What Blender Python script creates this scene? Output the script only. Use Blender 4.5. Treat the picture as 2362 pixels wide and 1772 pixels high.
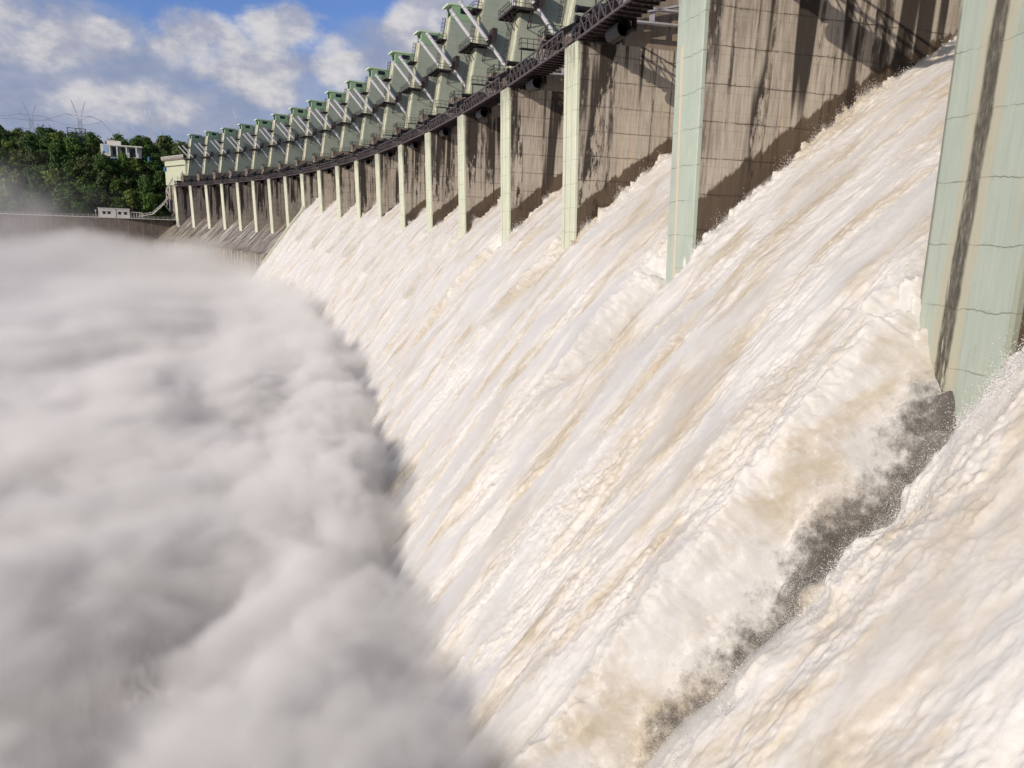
import bpy, math, random
import numpy as np
from mathutils import Matrix, Vector

C = bpy.context.scene
for o in list(bpy.data.objects): bpy.data.objects.remove(o)

# ------------------------------------------------------------------ camera
IMW, IMH = 2362.0, 1772.0
FPX, PITCH, YAW, ROLL = 1607.65, 0.215479, 0.33681, -0.0372523
cy, sy, cp, sp, cr, sr = (math.cos(YAW), math.sin(YAW), math.cos(PITCH), math.sin(PITCH), math.cos(ROLL), math.sin(ROLL))
_R = np.array([cy, -sy, 0]); _F = np.array([sy*cp, cy*cp, -sp]); _U = np.array([sy*sp, cy*sp, cp])
CR = _R*cr - _U*sr; CU = _R*sr + _U*cr; CF = _F
cam = bpy.data.cameras.new('camera'); camo = bpy.data.objects.new('camera', cam); C.collection.objects.link(camo)
camo.matrix_world = Matrix(((CR[0], CU[0], -CF[0], 0), (CR[1], CU[1], -CF[1], 0), (CR[2], CU[2], -CF[2], 0), (0, 0, 0, 1)))
cam.sensor_fit = 'HORIZONTAL'; cam.sensor_width = 36; cam.lens = 36*FPX/IMW
cam.clip_start = 0.5; cam.clip_end = 20000
C.camera = camo

# ------------------------------------------------------------------ light
SUN_AZ, SUN_EL = math.radians(61.8), math.radians(18.3)      # direction the light travels towards (clockwise from +Y)
sun = bpy.data.lights.new('sun', 'SUN'); sun.energy = 3.9; sun.angle = math.radians(0.5); sun.color = (1, 0.89, 0.76)
suno = bpy.data.objects.new('sun', sun); C.collection.objects.link(suno)
ldir = Vector((math.sin(SUN_AZ)*math.cos(SUN_EL), math.cos(SUN_AZ)*math.cos(SUN_EL), -math.sin(SUN_EL)))
suno.rotation_euler = ldir.to_track_quat('-Z', 'Y').to_euler()
C.view_settings.view_transform = 'Standard'; C.view_settings.look = 'None'
C.view_settings.gamma = 1; C.view_settings.exposure = 0.0
C.cycles.use_denoising = True
C.cycles.max_bounces = 8; C.cycles.volume_bounces = 4; C.cycles.diffuse_bounces = 3
C.cycles.transparent_max_bounces = 16
C.cycles.volume_max_steps = 128

# ------------------------------------------------------------------ node helper
class NT:
    def __init__(s, nt): s.nt = nt
    def n(s, t, **k):
        nd = s.nt.nodes.new(t)
        for a, b in k.items():
            if a == 'inp':
                for i, v in b.items():
                    if isinstance(v, bpy.types.NodeSocket): s.nt.links.new(v, nd.inputs[i])
                    else: nd.inputs[i].default_value = v
            else: setattr(nd, a, b)
        return nd
    def math(s, op, a, b=None, c=None, clamp=False):
        i = {0: a}
        if b is not None: i[1] = b
        if c is not None: i[2] = c
        return s.n('ShaderNodeMath', operation=op, use_clamp=clamp, inp=i).outputs[0]
    def noise(s, vec, scale, detail=3, rough=.55, dist=0.0):
        return s.n('ShaderNodeTexNoise', inp={'Vector': vec, 'Scale': scale, 'Detail': detail, 'Roughness': rough, 'Distortion': dist}).outputs[0]
    def mapv(s, vec, sc=(1, 1, 1), loc=(0, 0, 0)):
        return s.n('ShaderNodeMapping', inp={'Vector': vec, 'Scale': sc, 'Location': loc}).outputs[0]
    def mix(s, f, a, b, blend='MIX'):
        nd = s.n('ShaderNodeMix', data_type='RGBA', blend_type=blend)
        for i, v in ((0, f), (6, a), (7, b)):
            if isinstance(v, bpy.types.NodeSocket): s.nt.links.new(v, nd.inputs[i])
            else: nd.inputs[i].default_value = v if not isinstance(v, tuple) or len(v) == 4 else (*v, 1)
        return nd.outputs[2]
    def step(s, v, lo, hi):
        return s.n('ShaderNodeMapRange', interpolation_type='SMOOTHSTEP', inp={0: v, 1: lo, 2: hi, 3: 0.0, 4: 1.0}).outputs[0]

def new_mat(name, rough=.8, spec=.3):
    m = bpy.data.materials.new(name); m.use_nodes = True
    t = NT(m.node_tree); b = m.node_tree.nodes['Principled BSDF']
    b.inputs['Roughness'].default_value = rough
    b.inputs['Specular IOR Level'].default_value = spec
    return m, t, b
def link(t, a, b): t.nt.links.new(a, b)
def bump(t, b, h, strength=.3, dist=.1):
    nd = t.n('ShaderNodeBump', inp={'Strength': strength, 'Distance': dist, 'Height': h}); link(t, nd.outputs[0], b.inputs['Normal'])

# ------------------------------------------------------------------ sky with clouds
w = bpy.data.worlds.new('World'); C.world = w; w.use_nodes = True
t = NT(w.node_tree); bg = w.node_tree.nodes['Background']
sky = t.n('ShaderNodeTexSky', sky_type='NISHITA'); sky.sun_disc = False
sky.sun_elevation = SUN_EL; sky.sun_rotation = SUN_AZ + math.pi; sky.altitude = 200
sky.air_density = 1.0; sky.dust_density = 0.6; sky.ozone_density = 3.0
geo = t.n('ShaderNodeTexCoord').outputs['Generated']
sepx = t.n('ShaderNodeSeparateXYZ', inp={0: geo})
az = t.math('ARCTAN2', sepx.outputs[0], sepx.outputs[1])              # 0 = +Y, radians
el = t.math('ARCSINE', sepx.outputs[2])
ae = t.n('ShaderNodeCombineXYZ', inp={0: az, 1: el, 2: 0.0}).outputs[0]
n1 = t.noise(t.mapv(ae, (7, 11, 1)), 1.0, 8, .58)
n2 = t.noise(t.mapv(ae, (26, 34, 1), (3, 1, 0)), 1.0, 6, .6)
wob = t.math('ADD', t.math('MULTIPLY', t.math('SUBTRACT', n1, .5), 1.6), t.math('MULTIPLY', t.math('SUBTRACT', n2, .5), .9))
def az_el(x, y):
    r = CF*FPX + CR*(x - IMW/2) - CU*(y - IMH/2); r = r/np.linalg.norm(r)
    return math.atan2(r[0], r[1]), math.asin(r[2])
def blob(x, y, rx, ry, amp=1.0):
    a, e = az_el(x, y)
    dx = t.math('DIVIDE', t.math('SUBTRACT', az, a), rx/FPX); dy = t.math('DIVIDE', t.math('SUBTRACT', el, e), ry/FPX)
    d2 = t.math('ADD', t.math('MULTIPLY', dx, dx), t.math('MULTIPLY', dy, dy))
    return t.math('MULTIPLY', t.math('SUBTRACT', 1.0, d2, clamp=False), amp)
def vmax(l):
    r = l[0]
    for q in l[1:]: r = t.math('MAXIMUM', r, q)
    return r
puffs = vmax([blob(*b) for b in [(480, 105, 120, 70), (640, 70, 105, 55), (560, 150, 150, 60), (290, 240, 150, 55), (170, 85, 110, 45), (775, 150, 66, 66),
                                 (625, 215, 62, 38), (960, 70, 80, 66), (1060, 10, 110, 62), (20, 60, 70, 60), (90, 100, 90, 50)]])
veil = vmax([blob(*b) for b in [(140, 200, 380, 150), (420, 230, 300, 120), (60, 110, 260, 110), (900, 140, 170, 90), (620, 180, 220, 90), (300, 150, 260, 90)]])
pm = t.math('MULTIPLY', t.step(t.math('ADD', puffs, t.math('MULTIPLY', wob, 1.6)), -.05, .85), .93)
vm = t.math('MULTIPLY', t.step(t.math('ADD', veil, t.math('MULTIPLY', wob, 1.1)), -.15, .95), .9)
fill_clouds = t.math('MULTIPLY', t.step(n1, .38, .60), t.step(el, .30, .55))  # unseen high clouds above the view, spread to make the ambient light less blue
shade = t.noise(t.mapv(ae, (13, 20, 1), (1.03, .97, 0)), 1.0, 6, .6)
cmix = t.mix(t.step(shade, .36, .62), (3.5, 3.65, 4.5), (6.3, 6.1, 6.1))
skyc = t.mix(1.0, sky.outputs[0], (.88, 0.93, 1.28), 'MULTIPLY')
lowv = t.step(t.math('ADD', el, t.math('MULTIPLY', t.math('SUBTRACT', n1, .5), .25)), .20, .03)
c0 = t.mix(t.math('MULTIPLY', lowv, .85), skyc, (2.35, 2.75, 3.9))
c1 = t.mix(vm, c0, t.mix(t.step(shade, .36, .70), (2.5, 2.9, 4.1), (3.7, 3.9, 4.8)))
c2 = t.mix(pm, c1, cmix)
c3 = t.mix(fill_clouds, c2, (5.4, 5.0, 4.5))  # warm grey chosen for its tint on the ambient light
link(t, c3, bg.inputs['Color']); bg.inputs['Strength'].default_value = 0.11

# ------------------------------------------------------------------ dam layout (curved in plan)
D = 24.5; T = 3.8
X0, Y0, TH0, K1, K2 = 24.6025, 21.7285, 0.118655, -0.00120567, -1.10276e-7
def pos(n):
    s = n*D; m = 40; ss = (np.arange(m)+.5)/m*s; tt = TH0 + K1*ss + K2*ss*ss
    return X0 + np.sin(tt).mean()*s, Y0 + np.cos(tt).mean()*s, TH0 + K1*s + K2*s*s
_sg = np.linspace(-60, 640, 1401); _px = np.array([pos(q/D) for q in _sg])
def place(s, u, z):
    """arrays: s along the dam, u upstream, z up -> world"""
    x = np.interp(s, _sg, _px[:, 0]); y = np.interp(s, _sg, _px[:, 1]); th = np.interp(s, _sg, _px[:, 2])
    return np.stack([x + u*np.cos(th), y - u*np.sin(th), z], -1)
def at(x, y, dist):
    """a point seen at photo pixel (x, y), at a horizontal distance in metres"""
    r = CF*FPX + CR*(x - IMW/2) - CU*(y - IMH/2); r = r/np.hypot(r[0], r[1]); return Vector(r*dist)

# ------------------------------------------------------------------ object helpers
def tag(o, label=None, cat=None, group=None, kind=None):
    if label: o['label'] = label
    if cat: o['category'] = cat
    if group: o['group'] = group
    if kind: o['kind'] = kind
    return o
def empty(name, loc=(0, 0, 0), rz=0.0):
    o = bpy.data.objects.new(name, None); o.location = loc; o.rotation_euler = (0, 0, rz); o.empty_display_size = .5
    C.collection.objects.link(o); return o
def copy_tree(o, parent=None):
    c = o.copy(); C.collection.objects.link(c)
    if parent: c.parent = parent
    for ch in list(o.children): copy_tree(ch, c)
    return c
class MB:
    def __init__(s): s.v = []; s.f = []; s.mi = []
    def add(s, vs, fs, mi=0):
        b = len(s.v); s.v += [tuple(map(float, q)) for q in vs]; s.f += [tuple(b+i for i in f) for f in fs]; s.mi += [mi]*len(fs); return s
    def box(s, a, b, mi=0):
        (x0, y0, z0), (x1, y1, z1) = a, b
        return s.add([(x0, y0, z0), (x1, y0, z0), (x1, y1, z0), (x0, y1, z0), (x0, y0, z1), (x1, y0, z1), (x1, y1, z1), (x0, y1, z1)],
                     [(3, 2, 1, 0), (4, 5, 6, 7), (0, 1, 5, 4), (1, 2, 6, 5), (2, 3, 7, 6), (3, 0, 4, 7)], mi)
    def prism(s, poly, y0, y1, mi=0):
        """poly: (x, z) outline, extruded along y"""
        n = len(poly); vs = [(x, y0, z) for x, z in poly] + [(x, y1, z) for x, z in poly]
        a = sum(poly[i][0]*poly[(i+1) % n][1] - poly[(i+1) % n][0]*poly[i][1] for i in range(n))
        fs = [tuple(range(n)), tuple(range(2*n-1, n-1, -1))] + [(i, i+n, (i+1) % n + n, (i+1) % n) for i in range(n)]
        if a < 0: fs = [tuple(reversed(f)) for f in fs]
        return s.add(vs, fs, mi)
    def bar(s, a, b, wd=.08, hd=None, mi=0):
        a = Vector(a); b = Vector(b); d = (b-a).normalized(); hd = hd or wd
        up = Vector((0, 0, 1)) if abs(d.z) < .95 else Vector((1, 0, 0))
        r = d.cross(up).normalized()*wd/2; q = r.cross(d).normalized()*hd/2
        vs = [a-r-q, a+r-q, a+r+q, a-r+q, b-r-q, b+r-q, b+r+q, b-r+q]
        return s.add(vs, [(3, 2, 1, 0), (4, 5, 6, 7), (0, 1, 5, 4), (1, 2, 6, 5), (2, 3, 7, 6), (3, 0, 4, 7)], mi)
    def tube(s, a, b, r, r2=None, n=12, mi=0, cap=True):
        a = Vector(a); b = Vector(b); d = (b-a).normalized(); r2 = r if r2 is None else r2
        up = Vector((0, 0, 1)) if abs(d.z) < .95 else Vector((1, 0, 0))
        e = d.cross(up).normalized(); g = e.cross(d).normalized()
        vs = [a + (e*math.cos(2*math.pi*i/n) + g*math.sin(2*math.pi*i/n))*r for i in range(n)] + \
             [b + (e*math.cos(2*math.pi*i/n) + g*math.sin(2*math.pi*i/n))*r2 for i in range(n)]
        fs = [((i+1) % n, i, i+n, (i+1) % n+n) for i in range(n)]
        if cap: fs += [tuple(range(n)), tuple(range(2*n-1, n-1, -1))]
        return s.add(vs, fs, mi)
    def path(s, pts, wd=.06):
        for a, b in zip(pts[:-1], pts[1:]): s.bar(a, b, wd)
        return s
    def build(s, name, mat, parent=None, smooth=False, loc=None):
        me = bpy.data.meshes.new(name); me.from_pydata(s.v, [], s.f); me.update()
        for m in (mat if isinstance(mat, (list, tuple)) else [mat]): me.materials.append(m)
        if any(s.mi): me.polygons.foreach_set('material_index', s.mi)
        if smooth: me.polygons.foreach_set('use_smooth', [True]*len(s.f))
        o = bpy.data.objects.new(name, me); C.collection.objects.link(o)
        if parent: o.parent = parent
        if loc is not None: o.location = loc
        return o
def np_mesh(name, V, F, mat, smooth=True, uv=None, attr=None):
    me = bpy.data.meshes.new(name); V = np.ascontiguousarray(V, np.float32).reshape(-1, 3); F = np.ascontiguousarray(F, np.int32); k = F.shape[1]
    me.vertices.add(len(V)); me.vertices.foreach_set('co', V.ravel())
    me.loops.add(F.size); me.loops.foreach_set('vertex_index', F.ravel())
    me.polygons.add(len(F)); me.polygons.foreach_set('loop_start', np.arange(0, F.size, k, dtype=np.int32))
    me.polygons.foreach_set('use_smooth', np.full(len(F), smooth))
    if uv is not None:
        l = me.uv_layers.new(name='flow'); l.data.foreach_set('uv', np.ascontiguousarray(uv[F.ravel()], np.float32).ravel())
    if attr is not None:
        for an_, av in attr.items():
            la = me.attributes.new(an_, 'FLOAT', 'POINT'); la.data.foreach_set('value', np.ascontiguousarray(av, np.float32))
    me.update(calc_edges=True); me.materials.append(mat)
    o = bpy.data.objects.new(name, me); C.collection.objects.link(o); return o
def grid_faces(a, b):
    i = np.arange(a*b).reshape(a, b)
    return np.stack([i[:-1, :-1], i[1:, :-1], i[1:, 1:], i[:-1, 1:]], -1).reshape(-1, 4)

# ------------------------------------------------------------------ numpy noise
_rs = np.random.RandomState(7)
_perm = np.concatenate([_rs.permutation(4096)]*2); _gr = _rs.uniform(0, 2*np.pi, 4096); _gx, _gy = np.cos(_gr), np.sin(_gr)
def perlin(x, y, seed=0):
    x = x + seed*17.31; y = y + seed*9.77
    xi = np.floor(x).astype(np.int64); yi = np.floor(y).astype(np.int64); fx = x-xi; fy = y-yi
    u = fx*fx*fx*(fx*(fx*6-15)+10); v = fy*fy*fy*(fy*(fy*6-15)+10)
    def g(a, b, dx, dy):
        h = _perm[_perm[a & 4095] + (b & 4095) & 4095]; return _gx[h]*dx + _gy[h]*dy
    n00 = g(xi, yi, fx, fy); n10 = g(xi+1, yi, fx-1, fy); n01 = g(xi, yi+1, fx, fy-1); n11 = g(xi+1, yi+1, fx-1, fy-1)
    a = n00 + u*(n10-n00); b = n01 + u*(n11-n01); return (a + v*(b-a))*1.5
def fbm(x, y, oct=4, seed=0, gain=.5):
    r = 0; a = 1.0
    for i in range(oct): r = r + a*perlin(x*2**i, y*2**i, seed+i); a *= gain
    return r
def billow(x, y, oct=3, seed=0, gain=.5):
    r = 0; a = 1.0
    for i in range(oct): r = r + a*(np.abs(perlin(x*2**i, y*2**i, seed+i))*2-.5); a *= gain
    return r
def sstep(x, a, b):
    q = np.clip((x-a)/(b-a), 0, 1); return q*q*(3-2*q)

# ------------------------------------------------------------------ materials
def concrete_side(name, wet):
    m, t, b = new_mat(name, .85, .25)
    tc = t.n('ShaderNodeTexCoord').outputs['Object']; oi = t.n('ShaderNodeObjectInfo')
    rnd = t.math('MULTIPLY', oi.outputs['Random'], 37.0)
    off = t.n('ShaderNodeCombineXYZ', inp={0: rnd, 1: rnd, 2: 0.0}).outputs[0]
    v = t.n('ShaderNodeVectorMath', operation='ADD', inp={0: tc, 1: off}).outputs[0]
    sx = t.n('ShaderNodeSeparateXYZ', inp={0: tc}); sv = t.n('ShaderNodeSeparateXYZ', inp={0: v})
    X, Z = sx.outputs[0], sx.outputs[2]
    big = t.noise(t.mapv(v, (.25, .25, .12)), 1.0, 4, .6)
    fine = t.noise(t.mapv(v, (5, 5, .35)), 1.0, 5, .65)
    grain = t.noise(t.mapv(v, (3, 3, 3)), 1.0, 6, .7)
    col = t.mix(t.step(big, .3, .7), (.30, .262, .215), (.44, .395, .325))
    col = t.mix(t.step(fine, .42, .75), col, (.50, .44, .37))
    col = t.mix(t.math('MULTIPLY', t.step(fine, .52, .30), .45), col, (.20, .16, .13))
    col = t.mix(t.math('MULTIPLY', t.step(grain, .5, .75), .25), col, (.22, .19, .17))
    # pale brown runs
    runs = t.noise(t.mapv(v, (1.1, 1.1, .03)), 1.0, 3, .6)
    col = t.mix(t.math('MULTIPLY', t.step(runs, .55, .72), .5), col, (.47, .36, .25))
    # lift lines
    wobz = t.math('MULTIPLY', t.math('SUBTRACT', t.noise(t.mapv(v, (.9, .9, .9)), 1.0, 4, .7), .5), .22)
    zf = t.math('FRACT', t.math('DIVIDE', t.math('ADD', Z, t.math('ADD', wobz, 50.0)), 2.35))
    zd = t.math('ABSOLUTE', t.math('SUBTRACT', zf, .5))
    line = t.step(zd, .018, .004)
    lg = t.math('MULTIPLY', line, t.step(t.noise(t.mapv(v, (.5, .5, 2.0), (5, 0, 3)), 1.0, 3, .6), .32, .55))
    rim = t.math('MULTIPLY', t.step(zd, .09, .01), t.step(t.noise(t.mapv(v, (4, 4, 6)), 1.0, 4, .75), .5, .62))
    rim = t.math('MULTIPLY', rim, t.step(t.noise(t.mapv(v, (.3, .3, 1.7), (9, 0, 1)), 1.0, 2, .5), .4, .6))
    zf2 = t.math('ABSOLUTE', t.math('SUBTRACT', t.math('FRACT', t.math('DIVIDE', t.math('ADD', Z, 51.1), 1.175)), .5))
    xf = t.math('ABSOLUTE', t.math('SUBTRACT', t.math('FRACT', t.math('DIVIDE', X, 2.44)), .5))
    panel = t.math('MAXIMUM', t.step(zf2, .012, .003), t.step(xf, .010, .002))
    col = t.mix(t.math('MULTIPLY', panel, .55), col, (.15, .12, .10))
    col = t.mix(t.math('MULTIPLY', lg, .85), col, (.06, .045, .035))
    col = t.mix(t.math('MULTIPLY', rim, .6), col, (.10, .08, .06))
    # black drainage streaks from the top
    sv1 = t.n('ShaderNodeCombineXYZ', inp={0: sv.outputs[0], 1: sv.outputs[1], 2: t.math('MULTIPLY', Z, .035)}).outputs[0]
    st = t.noise(t.mapv(sv1, (.62, .62, 1)), 1.0, 2, .5)
    rag = t.noise(t.mapv(v, (2.6, 2.6, .55), (2, 2, 8)), 1.0, 5, .72)
    lenm = t.step(t.math('ADD', t.math('MULTIPLY', Z, .021), t.math('MULTIPLY', t.noise(t.mapv(v, (.4, .4, .05)), 1.0, 2, .5), .9)), .42, .78)
    sm = t.math('MULTIPLY', t.step(st, .51, .575), t.step(t.math('ADD', rag, t.math('MULTIPLY', lenm, .35)), .56, .68))
    sm2 = t.math('MULTIPLY', t.math('MULTIPLY', t.step(t.noise(t.mapv(sv1, (1.7, 1.7, 1), (4, 7, 0)), 1.0, 2, .5), .52, .60), t.step(rag, .36, .56)), t.step(Z, -4, 14))
    col = t.mix(t.math('MULTIPLY', sm, .95), col, (.030, .024, .020))
    col = t.mix(t.math('MULTIPLY', sm2, .85), col, (.045, .033, .026))
    edge_ = t.math('MULTIPLY', t.step(t.math('ABSOLUTE', t.math('SUBTRACT', X, .95)), .55, .30), t.math('MULTIPLY', t.step(t.math('ADD', Z, t.math('MULTIPLY', rag, 12.0)), 14.0, 20.0), t.step(rag, .34, .44)))
    col = t.mix(t.math('MULTIPLY', edge_, .9), col, (.030, .024, .020))
    if wet:
        # wet band above the running water
        zl = t.math('ADD', t.math('MULTIPLY', X, t.math('SUBTRACT', .86, t.math('MULTIPLY', X, .0095))), 1.8)
        jag = t.math('MULTIPLY', t.math('SUBTRACT', t.noise(t.mapv(v, (1.5, 1.5, .30)), 1.0, 5, .7), .5), 1.9)
        wm = t.step(t.math('SUBTRACT', t.math('ADD', zl, jag), Z), -.12, .15)
        wc = t.mix(t.step(big, .3, .7), (.060, .042, .030), (.115, .082, .058))
        col = t.mix(wm, col, t.mix(.45, t.mix(1.0, col, (.30, .26, .22), 'MULTIPLY'), wc))
        rr = t.math('SUBTRACT', .85, t.math('MULTIPLY', wm, .4)); link(t, rr, b.inputs['Roughness'])
    link(t, col, b.inputs['Base Color'])
    h = t.math('SUBTRACT', t.math('MULTIPLY', grain, .5), t.math('ADD', line, t.math('MULTIPLY', rim, .7)))
    bump(t, b, h, .5, .08)
    return m

def paint(name, base, alt, lines=2.35, stripe=None, rust=0.0, dirt=.35, drip=False):
    """painted concrete, faded, with lift lines and water marks"""
    m, t, b = new_mat(name, .7, .3)
    tc = t.n('ShaderNodeTexCoord').outputs['Object']; oi = t.n('ShaderNodeObjectInfo')
    rnd = t.math('MULTIPLY', oi.outputs['Random'], 53.0)
    v = t.n('ShaderNodeVectorMath', operation='ADD', inp={0: tc, 1: t.n('ShaderNodeCombineXYZ', inp={0: rnd, 1: rnd, 2: rnd}).outputs[0]}).outputs[0]
    s = t.n('ShaderNodeSeparateXYZ', inp={0: tc}); Y, Z = s.outputs[1], s.outputs[2]
    big = t.noise(t.mapv(v, (.5, .5, .3)), 1.0, 4, .6)
    streak = t.noise(t.mapv(v, (6, 6, .22)), 1.0, 4, .65)
    grain = t.noise(t.mapv(v, (4, 4, 4)), 1.0, 5, .7)
    col = t.mix(t.step(big, .3, .7), base, alt)
    col = t.mix(t.math('MULTIPLY', t.step(streak, .5, .8), .35), col, tuple(min(.85, c*1.35) for c in base))
    col = t.mix(t.math('MULTIPLY', t.step(streak, .5, .25), dirt), col, tuple(c*.6 for c in alt))
    wobz = t.math('MULTIPLY', t.math('SUBTRACT', t.noise(t.mapv(v, (.35, .9, .35)), 1.0, 4, .6), .5), .5)
    zf = t.math('ABSOLUTE', t.math('SUBTRACT', t.math('FRACT', t.math('DIVIDE', t.math('ADD', Z, t.math('ADD', wobz, 50.4)), lines)), .5))
    ln = t.math('MULTIPLY', t.step(zf, .014, .003), t.step(t.noise(t.mapv(v, (.8, .8, .8)), 1.0, 3, .6), .3, .6))
    col = t.mix(t.math('MULTIPLY', ln, .7), col, (.10, .10, .07))
    sm = t.math('MULTIPLY', t.step(zf, .10, .0), t.step(grain, .55, .68))
    col = t.mix(t.math('MULTIPLY', sm, .3), col, (.16, .17, .12))
    if rust:
        rr = t.noise(t.mapv(v, (2.2, 2.2, .06)), 1.0, 3, .6)
        col = t.mix(t.math('MULTIPLY', t.step(rr, .52, .66), rust), col, (.27, .20, .12))
        r2 = t.noise(t.mapv(v, (3.1, 3.1, .3), (4, 1, 7)), 1.0, 4, .7)
        col = t.mix(t.math('MULTIPLY', t.step(r2, .60, .72), rust), col, (.08, .065, .045))
    if drip:
        dn_ = t.noise(t.mapv(v, (5, 5, .25), (1, 5, 2)), 1.0, 5, .7)
        dz_ = t.step(t.math('ADD', Z, t.math('MULTIPLY', dn_, 9.0)), 18.5, 23.0)
        col = t.mix(t.math('MULTIPLY', t.math('MULTIPLY', dz_, t.step(dn_, .42, .58)), .75), col, (.09, .085, .06))
        pt = t.noise(t.mapv(v, (1.3, 1.3, .5), (8, 2, 4)), 1.0, 6, .75)
        col = t.mix(t.math('MULTIPLY', t.step(pt, .58, .70), .45), col, (.27, .29, .20))
        pb = t.noise(t.mapv(v, (2.0, 2.0, .16), (3, 9, 1)), 1.0, 5, .7)
        col = t.mix(t.math('MULTIPLY', t.step(pb, .60, .70), .4), col, (.42, .33, .22))
    if stripe:
        for (yc, hw, colr, st, zt, sl) in stripe:
            wv = t.math('MULTIPLY', t.math('SUBTRACT', t.noise(t.mapv(tc, (1, 1, .35)), 1.0, 4, .6), .5), hw*.9)
            yy = t.math('ADD', Y, t.math('MULTIPLY', Z, sl))
            dd = t.math('ABSOLUTE', t.math('SUBTRACT', t.math('ADD', yy, wv), yc))
            mk = t.math('MULTIPLY', t.step(dd, hw*1.25, hw*.75), t.step(Z, zt, zt-.5))
            if st == 'rough':
                tex = t.noise(t.mapv(tc, (9, 9, 1.5)), 1.0, 6, .75)
                cc = t.mix(t.step(tex, .40, .72), (.042, .037, .028), (.19, .175, .14))
                mk = t.math('MULTIPLY', mk, t.step(t.math('ADD', t.noise(t.mapv(tc, (7, 7, .5), (3, 3, 3)), 1.0, 5, .7), t.math('MULTIPLY', Z, .006)), .34, .42))
            else: cc = colr
            col = t.mix(t.math('MULTIPLY', mk, .92 if st == 'rough' else st), col, cc)
    link(t, col, b.inputs['Base Color']); bump(t, b, t.math('SUBTRACT', t.math('MULTIPLY', grain, .4), ln), .35, .05)
    return m

def simple(name, c, rough=.6, metal=0.0, var=.25, sc=1.2, c2=None):
    m, t, b = new_mat(name, rough, .4)
    tc = t.n('ShaderNodeTexCoord').outputs['Object']; nz = t.noise(tc, sc, 5, .65)
    col = t.mix(t.step(nz, .3, .7), tuple(x*(1-var) for x in c), c2 or tuple(min(1, x*(1+var)) for x in c))
    link(t, col, b.inputs['Base Color']); b.inputs['Metallic'].default_value = metal
    return m

M = {}
M['side_wet'] = concrete_side('pier_concrete_wet_foot', True)
M['side_dry'] = concrete_side('pier_concrete_dry', False)
MINT, MINT2 = (.44, .56, .46), (.50, .60, .48)
CREAM, CREAM2 = (.52, .56, .43), (.60, .62, .48)
M['nose_near'] = paint('mint_paint_wide_stain', (.335, .385, .325), (.37, .41, .345), drip=True, stripe=[(-1.52, .58, (.42, .36, .25), .55, 40, 0.02), (-1.48, .27, None, 'rough', 40, 0.02), (0.02, .16, (.16, .15, .09), .6, 9, 0), (-3.80, .14, (.20, .19, .12), .5, 4, 0)])
M['nose_second'] = paint('mint_paint_thin_stain', (.38, .44, .37), (.42, .47, .39), drip=True, stripe=[(-1.3, .17, (.62, .50, .36), .8, 13, -.03), (-2.9, .20, (.75, .76, .70), .8, -1.2, 0)])
M['nose'] = paint('pale_green_paint', CREAM, CREAM2, drip=True, stripe=[(-1.0, .10, (.28, .24, .12), .75, 40, 0), (-2.6, .07, (.30, .26, .14), .6, 40, 0), (0.02, .12, (.13, .12, .07), .6, 40, 0)])
M['nose_plain'] = paint('pale_cream_paint', (.50, .51, .39), (.57, .57, .45), drip=True)
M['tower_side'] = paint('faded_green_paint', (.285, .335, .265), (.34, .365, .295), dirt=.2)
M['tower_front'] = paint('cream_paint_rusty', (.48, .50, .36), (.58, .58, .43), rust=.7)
M['cabin'] = paint('green_cabin_paint', (.23, .36, .20), (.27, .40, .23), lines=30, dirt=.1)
M['block'] = paint('stained_grey_concrete', (.16, .135, .11), (.24, .20, .165), rust=.9)
M['steel'] = simple('dark_brown_steel', (.050, .039, .038), .55, .3)
M['steel2'] = simple('grey_brown_truss_steel', (.125, .10, .098), .55, .3)
M['black'] = simple('black_steel', (.012, .011, .011), .5)
M['white'] = simple('white_hoist_paint', (.68, .67, .70), .4, 0, .06)
M['grey'] = simple('grey_gate_paint', (.34, .34, .36), .45, 0, .15)
M['glass'] = simple('dark_glass', (.012, .015, .014), .25)

exec_after = []
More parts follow.
